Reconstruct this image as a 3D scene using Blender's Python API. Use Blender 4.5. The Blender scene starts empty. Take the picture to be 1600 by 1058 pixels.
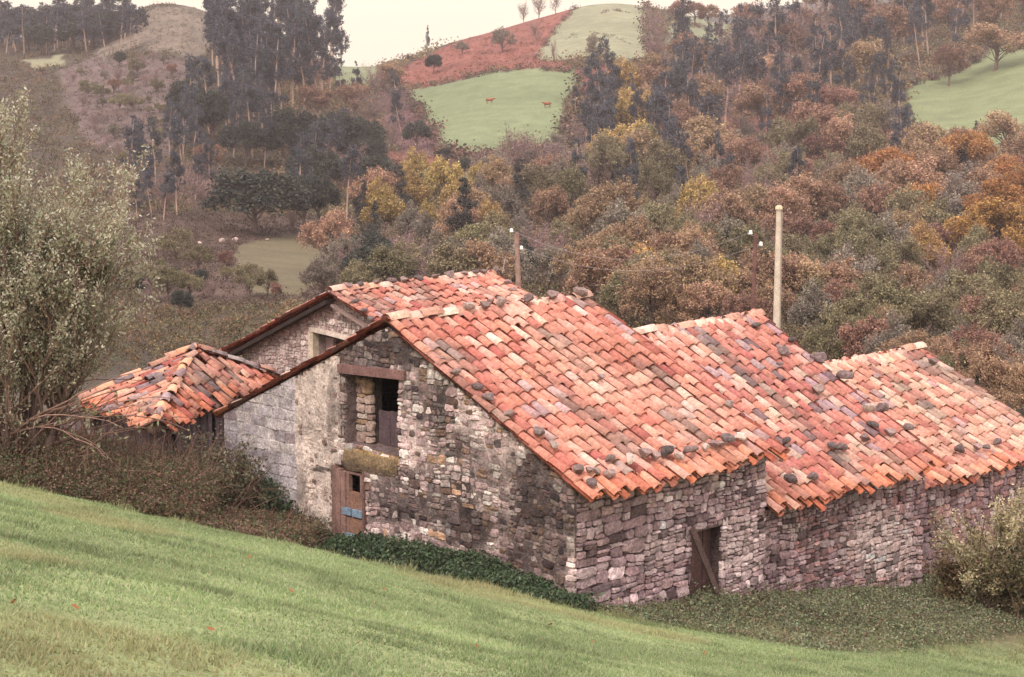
import bpy, math
import numpy as np
from math import radians, sin, cos, pi

rng = np.random.default_rng(11)
scn = bpy.context.scene
COL = scn.collection

# ------------------------------------------------------------------ camera, sky, sun, exposure
FPX, PITCH = 2819.3, 0.14449
cam_d = bpy.data.cameras.new("camera")
cam_d.sensor_width = 36.0
cam_d.lens = FPX / 1600 * 36
cam_d.clip_start, cam_d.clip_end = 0.1, 5000
cam = bpy.data.objects.new("camera", cam_d)
cam.location = (0, 0, 0)
cam.rotation_euler = (pi / 2 - PITCH, 0, 0)
COL.objects.link(cam)
scn.camera = cam

SUN_EL, SUN_AZ = radians(46), radians(-158)      # azimuth measured from +Y towards +X
w = bpy.data.worlds.new("World")
scn.world = w
w.use_nodes = True
nt = w.node_tree
nt.nodes.clear()
sky = nt.nodes.new("ShaderNodeTexSky")
sky.sky_type = 'NISHITA'
sky.sun_disc = False
sky.sun_elevation = SUN_EL
sky.sun_rotation = SUN_AZ
sky.dust_density = 3.0
mix = nt.nodes.new("ShaderNodeMix"); mix.data_type = 'RGBA'
mix.inputs[0].default_value = 0.85              # closed cloud layer over the clear sky
tcw = nt.nodes.new("ShaderNodeTexCoord"); sep = nt.nodes.new("ShaderNodeSeparateXYZ")
nt.links.new(tcw.outputs["Generated"], sep.inputs[0])
ramp = nt.nodes.new("ShaderNodeValToRGB")       # overcast: cream at the horizon, brighter and cooler overhead
ramp.color_ramp.elements[0].position = 0.02; ramp.color_ramp.elements[0].color = (.46, .40, .315, 1)
ramp.color_ramp.elements[1].position = 0.75; ramp.color_ramp.elements[1].color = (.86, .735, .755, 1)
nt.links.new(sep.outputs[2], ramp.inputs[0])
vm = nt.nodes.new("ShaderNodeVectorMath"); vm.operation = 'SCALE'
vm.inputs[3].default_value = 28.0
nt.links.new(ramp.outputs[0], vm.inputs[0])
nt.links.new(vm.outputs[0], mix.inputs[7])
bg = nt.nodes.new("ShaderNodeBackground"); bg.inputs[1].default_value = 0.105
out = nt.nodes.new("ShaderNodeOutputWorld")
nt.links.new(sky.outputs[0], mix.inputs[6])
nt.links.new(mix.outputs[2], bg.inputs[0])
nt.links.new(bg.outputs[0], out.inputs[0])

sd = bpy.data.lights.new("sun", 'SUN')
sd.energy = 2.5
sd.angle = radians(14)
sd.color = (1.0, 0.87, 0.77)
sun = bpy.data.objects.new("sun", sd)
sun.rotation_euler = (pi / 2 - SUN_EL, 0, pi - SUN_AZ)
sun.location = (-30, -10, 60)
COL.objects.link(sun)

scn.view_settings.view_transform = 'Standard'
scn.view_settings.look = 'None'
scn.view_settings.exposure = 0.0
scn.view_settings.gamma = 1.0
scn.cycles.use_denoising = True
scn.cycles.max_bounces = 3
scn.cycles.diffuse_bounces = 2
scn.cycles.volume_bounces = 0

# ------------------------------------------------------------------ helpers: mesh building
class MB:
    """collects faces with one colour each; build() links them as one mesh object"""
    def __init__(s):
        s.V, s.F, s.n = [], [], 0
    def add(s, V, F, col, smooth=False):
        V = np.asarray(V, float).reshape(-1, 3)
        F = np.asarray(F, np.int64)
        c = np.asarray(col, float)
        if c.ndim == 1:
            c = np.repeat(c[None], len(F), 0)
        s.V.append(V); s.F.append((F + s.n, c[:, :3], smooth)); s.n += len(V)
    def build(s, name, mat, parent=None):
        me = bpy.data.meshes.new(name)
        V = np.concatenate(s.V)
        me.vertices.add(len(V)); me.vertices.foreach_set("co", V.astype(np.float32).ravel())
        loops = np.concatenate([f.ravel() for f, c, m in s.F])
        cnt = np.concatenate([np.full(len(f), f.shape[1]) for f, c, m in s.F])
        me.loops.add(len(loops)); me.loops.foreach_set("vertex_index", loops.astype(np.int32))
        me.polygons.add(len(cnt))
        st = np.concatenate([[0], np.cumsum(cnt)[:-1]])
        me.polygons.foreach_set("loop_start", st.astype(np.int32))
        sm = np.concatenate([np.full(len(f), m) for f, c, m in s.F])
        me.polygons.foreach_set("use_smooth", sm.astype(bool))
        me.update(calc_edges=True)
        a = me.attributes.new("col", 'FLOAT_COLOR', 'FACE')
        c = np.concatenate([c for f, c, m in s.F])
        a.data.foreach_set("color", np.concatenate([c, np.ones((len(c), 1))], 1).astype(np.float32).ravel())
        me.validate()
        return link(name, me, mat, parent)

def link(name, me, mat, parent=None):
    o = bpy.data.objects.new(name, me)
    if mat is not None and len(me.materials) == 0:
        me.materials.append(mat)
    COL.objects.link(o)
    if parent is not None:
        o.parent = parent
    return o

def empty(name, loc=(0, 0, 0)):
    o = bpy.data.objects.new(name, None)
    o.location = loc
    o.empty_display_size = 0.3
    COL.objects.link(o)
    return o

def tag(o, label=None, cat=None, group=None, kind=None):
    if label: o["label"] = label
    if cat: o["category"] = cat
    if group: o["group"] = group
    if kind: o["kind"] = kind
    return o

def settle(root):
    """children were built in world coordinates: keep them there under a moved root"""
    for ch in root.children:
        ch.location = -root.location if ch.location.length == 0 else ch.location - root.location
    return root

def box(mb, O, ex, ey, ez, lo, hi, col):
    p = []
    for k in range(8):
        q = [hi[i] if (k >> i) & 1 else lo[i] for i in range(3)]
        p.append(O + ex * q[0] + ey * q[1] + ez * q[2])
    mb.add(p, [(0, 2, 3, 1), (4, 5, 7, 6), (0, 1, 5, 4), (2, 6, 7, 3), (0, 4, 6, 2), (1, 3, 7, 5)], col)

def tube(mb, pts, rad, sides=6, col=(.2, .15, .1), cap=True):
    pts = np.asarray(pts, float); n = len(pts)
    d = np.gradient(pts, axis=0); d /= np.linalg.norm(d, axis=1)[:, None] + 1e-9
    ref = np.where(np.abs(d[:, 2:3]) > .9, np.array([[1., 0, 0]]), np.array([[0, 0, 1.]]))
    e1 = np.cross(d, ref); e1 /= np.linalg.norm(e1, axis=1)[:, None]
    e2 = np.cross(d, e1)
    a = np.arange(sides) * 2 * pi / sides
    V = pts[:, None] + np.asarray(rad)[:, None, None] * (np.cos(a)[None, :, None] * e1[:, None] + np.sin(a)[None, :, None] * e2[:, None])
    i = np.arange(n - 1)[:, None] * sides; j = np.arange(sides)[None]; k = (j + 1) % sides
    F = np.stack([i + j, i + k, i + sides + k, i + sides + j], -1).reshape(-1, 4)
    mb.add(V.reshape(-1, 3), F, col, True)
    if cap and sides == 6:
        b = (n - 1) * sides
        mb.add(V.reshape(-1, 3)[b:], [(0, 1, 2, 3), (0, 3, 4, 5)], col)

def unit(v):
    v = np.asarray(v, float)
    return v / np.linalg.norm(v)

def rand_unit(n):
    v = rng.normal(size=(n, 3))
    return v / np.linalg.norm(v, axis=1)[:, None]

def leaves(mb, pos, size, aspect, col, up=0.0, hang=None):
    """diamond leaves with random lie"""
    n = len(pos)
    size = np.broadcast_to(size, (n,))[:, None]
    d = rand_unit(n)
    if hang is not None:
        d = d * .6 + np.asarray(hang)
        d /= np.linalg.norm(d, axis=1)[:, None]
    nn = rand_unit(n); nn[:, 2] = np.abs(nn[:, 2]) + up
    s = np.cross(d, nn); s /= np.linalg.norm(s, axis=1)[:, None] + 1e-9
    V = np.stack([pos - d * size * .5, pos + s * size * aspect * .5, pos + d * size * .5, pos - s * size * aspect * .5], 1)
    mb.add(V.reshape(-1, 3), np.arange(4 * n).reshape(n, 4), col)

def pal(colors, n, jit=.12, w=None):
    c = np.asarray(colors, float)
    i = rng.choice(len(c), n, p=w)
    return np.clip(c[i] * (1 + rng.normal(0, jit, (n, 1))) * (1 + rng.normal(0, jit * .3, (n, 3))), .004, .95)

# value noise for shapes
_T = rng.random((64, 64))
def vnoise(x, y, f=1.0, s=0):
    x = np.asarray(x, float) * f + 17.3 * s; y = np.asarray(y, float) * f + 9.1 * s
    xi = np.floor(x).astype(int); yi = np.floor(y).astype(int)
    fx = x - xi; fy = y - yi; fx = fx * fx * (3 - 2 * fx); fy = fy * fy * (3 - 2 * fy)
    g = lambda a, b: _T[a % 64, b % 64]
    return (g(xi, yi) * (1 - fx) + g(xi + 1, yi) * fx) * (1 - fy) + (g(xi, yi + 1) * (1 - fx) + g(xi + 1, yi + 1) * fx) * fy

# ------------------------------------------------------------------ helpers: survey (photo sight lines -> places)
CP, SP = cos(PITCH), sin(PITCH)
def ray(px, py):
    X = (px - 800) / FPX; Y = -(py - 529) / FPX
    return np.array([X, CP + Y * SP, -SP + Y * CP])
def at(px, py, depth):
    r = ray(px, py); return r * (depth / r[1])
def hit(px, py, P, N):
    r = ray(px, py); return r * (np.dot(P, N) / np.dot(r, N))
def proj(P):
    P = np.asarray(P, float)
    d = P[..., 1] * CP - P[..., 2] * SP; u = P[..., 1] * SP + P[..., 2] * CP
    return 800 + FPX * P[..., 0] / d, 529 - FPX * u / d
def slope_of(py):
    Y = -(np.asarray(py, float) - 529) / FPX
    return (-SP + Y * CP) / (CP + Y * SP)

AL = 0.784
U = np.array([sin(AL), cos(AL), 0.]); Vv = np.array([cos(AL), -sin(AL), 0.]); Z = np.array([0, 0, 1.])
A0 = np.array([-2.047, 28.78, 0.])
def G(a, b, z): return A0 + U * a + Vv * b + Z * z
def ab(P):
    d = np.asarray(P, float) - A0
    return d @ U, d @ Vv

# ------------------------------------------------------------------ helpers: materials
def mat_attr(name, rough=.85, mott=((6, .35),), bump=None, spec=.2, rand=0.0, trans=0.0, coord='Object'):
    m = bpy.data.materials.new(name); m.use_nodes = True
    n = m.node_tree; N = n.nodes; L = n.links
    b = N["Principled BSDF"]
    b.inputs["Roughness"].default_value = rough
    b.inputs["Specular IOR Level"].default_value = spec
    at_ = N.new("ShaderNodeAttribute"); at_.attribute_name = "col"
    c = at_.outputs["Color"]
    tc = N.new("ShaderNodeTexCoord")
    for sc, amt in mott:
        t = N.new("ShaderNodeTexNoise"); t.inputs["Scale"].default_value = sc; t.inputs["Detail"].default_value = 4
        L.new(tc.outputs[coord], t.inputs["Vector"])
        r = N.new("ShaderNodeMapRange")
        r.inputs[1].default_value = .3; r.inputs[2].default_value = .7
        r.inputs[3].default_value = 1 - amt; r.inputs[4].default_value = 1 + amt
        L.new(t.outputs["Fac"], r.inputs[0])
        x = N.new("ShaderNodeMix"); x.data_type = 'RGBA'; x.blend_type = 'MULTIPLY'; x.inputs[0].default_value = 1
        L.new(c, x.inputs[6]); L.new(r.outputs[0], x.inputs[7]); c = x.outputs[2]
    if rand:
        oi = N.new("ShaderNodeObjectInfo"); hs = N.new("ShaderNodeHueSaturation")
        r = N.new("ShaderNodeMapRange"); r.inputs[3].default_value = 1 - rand; r.inputs[4].default_value = 1 + rand
        L.new(oi.outputs["Random"], r.inputs[0]); L.new(r.outputs[0], hs.inputs["Value"])
        r2 = N.new("ShaderNodeMath"); r2.operation = 'FRACT'
        r3 = N.new("ShaderNodeMath"); r3.operation = 'MULTIPLY'; r3.inputs[1].default_value = 7.31
        L.new(oi.outputs["Random"], r3.inputs[0]); L.new(r3.outputs[0], r2.inputs[0])
        r4 = N.new("ShaderNodeMapRange"); r4.inputs[3].default_value = .485; r4.inputs[4].default_value = .515
        L.new(r2.outputs[0], r4.inputs[0]); L.new(r4.outputs[0], hs.inputs["Hue"])
        L.new(c, hs.inputs["Color"]); c = hs.outputs[0]
    L.new(c, b.inputs["Base Color"])
    if bump:
        t = N.new("ShaderNodeTexNoise"); t.inputs["Scale"].default_value = bump[0]; t.inputs["Detail"].default_value = 6
        L.new(tc.outputs[coord], t.inputs["Vector"])
        bp = N.new("ShaderNodeBump"); bp.inputs["Strength"].default_value = bump[1]; bp.inputs["Distance"].default_value = .03
        L.new(t.outputs["Fac"], bp.inputs["Height"]); L.new(bp.outputs[0], b.inputs["Normal"])
    if trans:
        tr = N.new("ShaderNodeBsdfTranslucent"); L.new(c, tr.inputs[0])
        ms = N.new("ShaderNodeMixShader"); ms.inputs[0].default_value = trans
        L.new(b.outputs[0], ms.inputs[1]); L.new(tr.outputs[0], ms.inputs[2])
        L.new(ms.outputs[0], N["Material Output"].inputs[0])
    return m

M_STONE = mat_attr("rubble_stone", .9, ((5, .3), (22, .4)), (30, .7))
M_TILE = mat_attr("clay_tile", .85, ((3, .12), (18, .28)), (40, .35))
M_WOOD = mat_attr("weathered_wood", .85, ((4, .25), (30, .3)), (25, .4))
M_ROCK = mat_attr("field_stone", .9, ((6, .3), (20, .3)), (18, .6), rand=.35)
M_GROUND = mat_attr("soil_and_turf", .95, ((.25, .15), (2.5, .2), (14, .25)), (8, .5))
M_LEAF = mat_attr("leaves", .7, (), None, .15, 0, .25)
M_TREE = mat_attr("crown_leaves", .8, (), None, .1, .22, .2)
M_BARK = mat_attr("bark", .9, ((8, .3),), None, .1)
M_GRASS = mat_attr("grass_blade", .75, (), None, .1, 0, .3)
M_PAINT = mat_attr("blue_paint", .6, ((12, .3),), (20, .2))
M_CONC = mat_attr("concrete", .85, ((5, .15), (25, .15)), (30, .2))
M_GLASSY = mat_attr("porcelain", .3, (), None, .5)
M_WIRE = mat_attr("wire_metal", .5, (), None, .3)
M_COW = mat_attr("cow_hide", .8, ((3, .2),))

# ------------------------------------------------------------------ ground: one sheet to the far skyline
CX = np.array([-900, 0, 150, 250, 300, 400, 520, 590, 640, 700, 760, 830, 910, 960, 1040, 1130, 1230, 1350, 1500, 1600, 2500.])
KY = np.array([40, 45, 60, 90, 130, 200, 260, 320, 420, 500, 580, 640, 800, 1200.])
T0 = {-900: [480, 380, 310, 230, 110, 60, 45], 0: [480, 370, 300, 225, 112, 78, 60], 150: [480, 370, 300, 220, 110, 72, 46],
      250: [480, 372, 300, 210, 92, 28, 3], 300: [480, 375, 310, 210, 85, 24, 8], 400: [480, 385, 330, 230, 120, 62, 42],
      520: [480, 400, 330, 250, 155, 114, 101], 590: [490, 410, 340, 265, 165, 116, 102], 640: [490, 410, 340, 260, 152, 108, 92],
      700: [490, 400, 322, 252, 135, 92, 70], 760: [490, 395, 315, 247, 118, 82, 54], 830: [490, 390, 312, 250, 110, 72, 31],
      910: [490, 390, 312, 255, 108, 58, 7], 960: [490, 390, 315, 258, 108, 50, 3], 1040: [490, 392, 320, 265, 130, 60, 14],
      1130: [500, 400, 325, 260, 150, 75, 40], 1230: [510, 400, 320, 240, 140, 70, 30], 1350: [520, 410, 320, 225, 112, 50, 10],
      1500: [530, 410, 310, 222, 100, 30, -12], 1600: [540, 400, 300, 200, 65, 0, -40], 2500: [540, 400, 300, 195, 60, -10, -50]}
TAB = np.zeros((len(CX), len(KY)))
for i, c in enumerate(CX):
    near = np.interp(c, [0, 700, 1300, 1600], [725, 740, 775, 790]), np.interp(c, [0, 700, 1300, 1600], [690, 700, 735, 750]), \
        np.interp(c, [0, 700, 1300], [640, 640, 690]), np.interp(c, [0, 700, 1300], [550, 550, 585])
    t = T0[int(c)]
    TAB[i] = list(near) + t + [t[-1] + 22, t[-1] + 60, t[-1] + 110]
TZ = slope_of(TAB) * KY[None]                    # heights above the camera
_fx = np.linspace(-900, 2500, 341)
_tz = np.stack([np.interp(_fx, CX, TZ[:, j]) for j in range(len(KY))], 1)
_k = np.exp(-np.linspace(-2, 2, 9) ** 2); _k /= _k.sum()
_p = np.pad(_tz, ((4, 4), (0, 0)), 'edge')
_tz = np.stack([np.convolve(_p[:, j], _k, 'valid') for j in range(len(KY))], 1)
def far_z(x, y):
    px = np.clip(800 + FPX * x / np.maximum(y, 1), -900, 2499)
    i = np.clip(((px + 900) / 10).astype(int), 0, 339); f = (px + 900) / 10 - i
    yy = np.clip(y, 40, 1199); j = np.clip(np.searchsorted(KY, yy, 'right') - 1, 0, len(KY) - 2)
    g = (yy - KY[j]) / (KY[j + 1] - KY[j])
    z = (_tz[i, j] * (1 - f) + _tz[i + 1, j] * f) * (1 - g) + (_tz[i, j + 1] * (1 - f) + _tz[i + 1, j + 1] * f) * g
    return z
def sstep(t): t = np.clip(t, 0, 1); return t * t * (3 - 2 * t)
def near_z(x, y):
    plane = -1.6 - .2247 * x - .2224 * y - (.12 + .010 * (x + 6)) * sstep((y - 10) / 12) + .10 * (vnoise(x, y, .35) - .5) + .04 * (vnoise(x, y, 1.3, 2) - .5)
    plane = plane + .075 * np.maximum(x - 1.2, 0) * sstep((y - 12) / 10)
    d0, d1 = x - A0[0], y - A0[1]
    a = d0 * U[0] + d1 * U[1]; b = d0 * Vv[0] + d1 * Vv[1]
    a = np.clip(a, -9, 22)
    base = -7.78 - .165 * a - .012 * np.maximum(a, 0) ** 1.2 + .08 * (vnoise(x, y, .5, 4) - .5)
    base = base + np.where(b < -4, (-4 - b) * .03, 0)
    yc = 24.2 + .22 * np.maximum(x - 1.5, 0)
    return plane + (base - plane) * sstep((y - yc) / 5.0)
def ground(x, y):
    x = np.asarray(x, float); y = np.asarray(y, float)
    t = sstep((y - 40) / 16)
    jit = np.where(y > 60, (vnoise(x, y, .03, 5) - .5) * np.clip((y - 60) / 60, 0, 1.3) * 1.2, 0)
    return near_z(x, y) * (1 - t) + (far_z(x, y) + jit) * t

def inpoly(x, y, P):
    P = np.asarray(P, float); r = np.zeros(np.shape(x), bool); j = len(P) - 1
    for i in range(len(P)):
        c = ((P[i, 1] > y) != (P[j, 1] > y)) & (x < (P[j, 0] - P[i, 0]) * (y - P[i, 1]) / (P[j, 1] - P[i, 1] + 1e-9) + P[i, 0])
        r ^= c; j = i
    return r

MEADOWS = [
    ([(628, 142), (700, 130), (770, 112), (830, 106), (895, 112), (905, 130), (880, 160), (872, 200), (890, 228), (800, 222), (722, 252), (690, 238), (668, 190), (650, 160)], (.155, .195, .10)),
    ([(835, 95), (868, 45), (900, 12), (960, -20), (1015, 0), (1005, 60), (1022, 92), (960, 104), (930, 84), (880, 97)], (.215, .225, .14)),
    ([(1040, 45), (1075, 20), (1140, 35), (1135, 100), (1090, 108), (1045, 72)], (.18, .2, .12)),
    ([(1420, 135), (1500, 112), (1550, 75), (1620, 45), (1900, 20), (1900, 270), (1530, 245), (1440, 220), (1410, 195)], (.165, .20, .10)),
    ([(512, 130), (528, 95), (590, 98), (604, 122), (560, 138)], (.17, .2, .11)),
    ([(365, 388), (440, 366), (530, 370), (520, 420), (470, 460), (400, 460), (370, 425)], (.12, .105, .06)),
    ([(38, 92), (95, 86), (102, 103), (50, 109)], (.23, .23, .14)),
    ([(690, 285), (780, 255), (765, 300), (700, 325)], (.15, .16, .10))]
BRACKEN = [
    ([(622, 108), (700, 70), (830, 22), (905, 0), (872, 45), (836, 97), (890, 100), (895, 111), (830, 104), (765, 110), (700, 128), (630, 140)], (.20, .075, .055)),
    ([(590, 138), (640, 145), (668, 190), (690, 240), (640, 252), (600, 200)], (.11, .06, .06)),
    ([(560, 230), (700, 248), (660, 310), (580, 310)], (.16, .075, .055)),
    ([(150, 75), (240, 15), (335, 0), (345, 60), (300, 95), (220, 70), (150, 95)], (.15, .125, .095)),
    ([(90, 110), (150, 90), (300, 95), (320, 160), (250, 260), (130, 220)], (.115, .085, .075)),
    ([(1050, 180), (1400, 180), (1400, 260), (1050, 260)], (.15, .07, .05)),
    ([(880, 110), (960, 100), (950, 150), (895, 150)], (.16, .06, .05)),
    ([(160, 330), (560, 340), (560, 480), (160, 480)], (.085, .058, .045))]
FLOOR = (.058, .047, .034)
def cover(x, y, z):
    """what grows on the ground there (RGB), for far ground"""
    px, py = proj(np.stack([x, y, z], -1))
    jx = px + 12 * (vnoise(x, y, .11, 1) - .5) + 6 * (vnoise(x, y, .5, 2) - .5)
    jy = py + 6 * (vnoise(x, y, .11, 3) - .5)
    c = np.tile(np.array(FLOOR), px.shape + (1,))
    c *= (.7 + .6 * vnoise(x, y, .06, 7))[..., None]
    cls = np.zeros(px.shape, int)
    far = y > 90
    for P, col in BRACKEN:
        k = inpoly(jx, jy, P) & far; c[k] = np.array(col) * (.75 + .5 * vnoise(x, y, .2, 8))[k][..., None]; cls[k] = 1
    for P, col in MEADOWS:
        k = inpoly(jx, jy, P) & far; c[k] = np.array(col) * (.86 + .28 * vnoise(x, y, .07, 9))[k][..., None]; cls[k] = 2
    return c, cls

def make_ground():
    s = np.arange(-.62, .6201, .0021)
    y = np.concatenate([np.arange(-3, 4, .5), np.arange(4, 60, .4), 60 * np.exp(np.arange(0, 3.0, .0145))])
    X = s[None] * np.maximum(y, 6)[:, None] * np.where(y < 14, 1.6, 1)[:, None] ; Y = np.repeat(y[:, None], len(s), 1)
    Zz = ground(X, Y)
    c, cls = cover(X, Y, Zz)
    d0, d1 = X - A0[0], Y - A0[1]
    a = d0 * U[0] + d1 * U[1]; b = d0 * Vv[0] + d1 * Vv[1]
    yc = 24.8 + .36 * np.maximum(X - 1.5, 0)
    t = sstep((Y - yc) / 2.2)[..., None]
    turf = np.array([.20, .245, .11]) * (.85 + .3 * vnoise(X, Y, .5, 6))[..., None]
    earth = np.array([.10, .085, .05]) * (.8 + .5 * vnoise(X, Y, .8, 6))[..., None]
    nc = turf * (1 - t) + earth * t
    k = sstep((Y - 42) / 30)[..., None]
    c = nc * (1 - k) + c * k
    me = bpy.data.meshes.new("ground")
    nr, ncn = X.shape
    V = np.stack([X, Y, Zz], -1).reshape(-1, 3)
    i = np.arange(nr - 1)[:, None] * ncn; j = np.arange(ncn - 1)[None]
    F = np.stack([i + j, i + j + 1, i + ncn + j + 1, i + ncn + j], -1).reshape(-1, 4)
    me.vertices.add(len(V)); me.vertices.foreach_set("co", V.astype(np.float32).ravel())
    me.loops.add(F.size); me.loops.foreach_set("vertex_index", F.astype(np.int32).ravel())
    me.polygons.add(len(F)); me.polygons.foreach_set("loop_start", (np.arange(len(F)) * 4).astype(np.int32))
    me.polygons.foreach_set("use_smooth", np.ones(len(F), bool))
    me.update(calc_edges=True)
    at_ = me.attributes.new("col", 'FLOAT_COLOR', 'POINT')
    at_.data.foreach_set("color", np.concatenate([c.reshape(-1, 3), np.ones((len(V), 1))], 1).astype(np.float32).ravel())
    tag(link("ground", me, M_GROUND), kind="structure")
make_ground()

def ground_at_px(px, py, y0=60, y1=640):
    """walk outwards along one bearing until the ground reaches that sight line"""
    ys = np.linspace(y0, y1, 1400)
    x = (px - 800) / FPX * ys * 1.002
    g = ground(x, ys)
    x = (px - 800) / FPX * (ys * CP - g * SP)
    qx, qy = proj(np.stack([x, ys, g], -1))
    k = np.argmax(qy <= py)
    if qy[k] > py: k = np.argmin(qy)
    return np.array([x[k], ys[k], g[k]])

# distant ridge beyond the wood at the top right
def make_ridge():
    mb = MB(); n = 90
    px = np.linspace(880, 2300, n)
    top = 10 + 16 * np.sin(px * .008) + 8 * vnoise(px, px * 0, .03) - (px - 1100) * .02
    rows = []
    for k, (f, yy) in enumerate([(1.0, 900), (.6, 860), (.0, 800), (-1, 760)]):
        yv = np.full(n, yy, float); zt = slope_of(top) * 900
        z = -20 + (zt + 20) * f if f >= 0 else np.full(n, -45.)
        rows.append(np.stack([(px - 800) / FPX * yv, yv, z], -1))
    rows.insert(0, rows[0] + np.array([0, 120, -50.]))
    V = np.concatenate(rows); i = np.arange(4)[:, None] * n; j = np.arange(n - 1)[None]
    F = np.stack([i + j, i + n + j, i + n + j + 1, i + j + 1], -1).reshape(-1, 4)
    mb.add(V, F, (.10, .10, .09), True)
    tag(mb.build("distant_hill", M_GROUND), kind="structure")
make_ridge()

# ------------------------------------------------------------------ roofs of canal tiles
TP = dict(
    main=([(0.484, 0.212, 0.157), (0.571, 0.324, 0.250), (0.409, 0.151, 0.116), (0.409, 0.279, 0.262), (0.556, 0.393, 0.321), (0.334, 0.111, 0.093)], [.52, .18, .16, .06, .04, .04]),
    mauve=([(0.462, 0.201, 0.157), (0.538, 0.312, 0.250), (0.387, 0.145, 0.122), (0.344, 0.240, 0.245), (0.519, 0.375, 0.300), (0.194, 0.129, 0.134)], [.44, .16, .19, .09, .05, .07]),
    pale=([(0.517, 0.257, 0.193), (0.603, 0.402, 0.302), (0.420, 0.178, 0.140), (0.409, 0.279, 0.262), (0.556, 0.423, 0.329)], [.42, .24, .16, .08, .10]),
    shed=([(0.452, 0.184, 0.128), (0.538, 0.312, 0.220), (0.355, 0.117, 0.093), (0.247, 0.184, 0.193), (0.140, 0.106, 0.104)], [.30, .18, .22, .16, .14]))

def tile_mesh(mb, O, eu, ed, en, us, ss, cols, L=.46, r0=.078, r1=.098, cover_=True, jit=1.0, lift=0.0):
    """barrel tiles: O roof origin, eu across, ed down the slope, en outward normal"""
    n = len(us)
    seg = 6
    th = np.linspace(-1.25, 1.25, seg + 1)
    rows = [(0, r0, 0), (.5, (r0 + r1) / 2, 0), (1, r1, 0), (1, r1 - .017, 1), (.93, r1 - .02, 1)]
    P = []
    for t, r, inner in rows:
        sg = 1 if cover_ else -1
        zz = sg * r * (np.cos(th) - math.cos(1.25)) * 1.05 + (t * .022 if cover_ else t * .014)
        if inner and not cover_: zz = zz - .016
        P.append(np.stack([r * np.sin(th), np.full(seg + 1, t * L), zz], -1))
    P = np.concatenate(P)                                   # (rows*(seg+1),3)
    rot = rng.normal(0, .05 * jit, n); dx = rng.normal(0, .012 * jit, n); dy = rng.normal(0, .03 * jit, n)
    dz = np.abs(rng.normal(0, .011 * jit, n)) + lift; tilt = rng.normal(0, .03 * jit, n); sc = 1 + rng.normal(0, .05 * jit, n)
    c, s = np.cos(rot)[:, None], np.sin(rot)[:, None]
    x = (P[None, :, 0] * c - (P[None, :, 1] - L / 2) * s) * sc[:, None] + (us + dx)[:, None]
    y = (P[None, :, 0] * s + (P[None, :, 1] - L / 2) * c) + L / 2 + (ss + dy)[:, None]
    z = P[None, :, 2] + dz[:, None] + tilt[:, None] * P[None, :, 0]
    W = O + x[..., None] * eu + y[..., None] * ed + z[..., None] * en
    k = seg + 1; nr = len(rows)
    i = (np.arange(nr - 1) * k)[:, None]; j = np.arange(seg)[None]
    F = np.stack([i + j, i + k + j, i + k + j + 1, i + j + 1], -1).reshape(-1, 4)
    F = (F[None] + (np.arange(n) * (nr * k))[:, None, None]).reshape(-1, 4)
    C = np.repeat(cols, (nr - 1) * seg, 0)
    mb.add(W.reshape(-1, 3), F, C, True)

def roof_slope(mb, O, eu, ed, Lu, Ld, palette, keep=None, sp=.228, course=.328, eave_orange=True, skip=0.0, sag=None, jit=1.0, seed_shift=0.):
    en = unit(np.cross(eu, ed))
    if en[2] < 0: en = -en
    ncol = int(round(Lu / sp)); sp = Lu / ncol
    nrow = int(round((Ld) / course)); course = Ld / nrow
    colors, wts = TP[palette]
    for cov in (False, True):
        iu = np.arange(ncol) if cov else np.arange(ncol + 1)
        uu = (iu + .5) * sp if cov else iu * sp
        uu = np.clip(uu, .03, Lu - .03)
        Ug, Sg = np.meshgrid(uu, np.arange(nrow) * course - (.06 if cov else .02), indexing='ij')
        Ug = Ug + .03 * (vnoise(Sg, Ug * 0 + iu[:, None], .9, 3 + seed_shift) - .5)   # columns wander a little
        Sg = Sg + np.clip(rng.normal(0, .045, (len(iu), 1)), -.09, .09)
        us, ss = Ug.ravel(), Sg.ravel()
        k = rng.random(len(us)) >= skip
        if keep is not None: k &= keep(us, ss + course * .6)
        us, ss = us[k], ss[k]
        n = len(us)
        c = pal(colors, n, .07, wts)
        pt = vnoise(us, ss, .55, 11 + seed_shift)
        c = c * (.86 + .28 * pt)[:, None]
        pale = sstep((vnoise(us, ss, .8, 21 + seed_shift) - .62) / .2)[:, None] * .32
        c = c * (1 - pale) + np.array([.60, .43, .33]) * pale
        grime = sstep((vnoise(us * 1.6, ss * .7, 1.1, 41 + seed_shift) - .60) / .2)[:, None] * rng.uniform(.2, .8, (n, 1))
        c = c * (1 - grime) + np.array([.17, .13, .11]) * grime
        if not cov: c = c * np.array([.5, .36, .33])  # channel tiles darkened: shade in the gaps between covers painted into their colour
        if eave_orange:
            e = sstep((ss - (Ld - .75)) / .3)[:, None] * rng.uniform(0, 1, (n, 1))
            c = c * (1 - e * .6) + np.array([.55, .20, .10]) * e * .7
        lift = 0
        if sag is not None:
            lift = sag(us, ss)
        last = ss > Ld - course * 1.4
        ss = ss + np.where(last, rng.normal(.03, .05, n), 0)
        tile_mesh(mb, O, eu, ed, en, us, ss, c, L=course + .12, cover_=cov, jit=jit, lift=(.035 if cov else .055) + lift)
    return en

def deck(mb, O, eu, ed, en, Lu, Ld, thick=.05, lo=0.0, col=(.09, .06, .045)):
    box(mb, O, eu, ed, en, (.24, lo, -thick - .02), (Lu - .24, Ld - .12, -.02), col)

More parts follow.
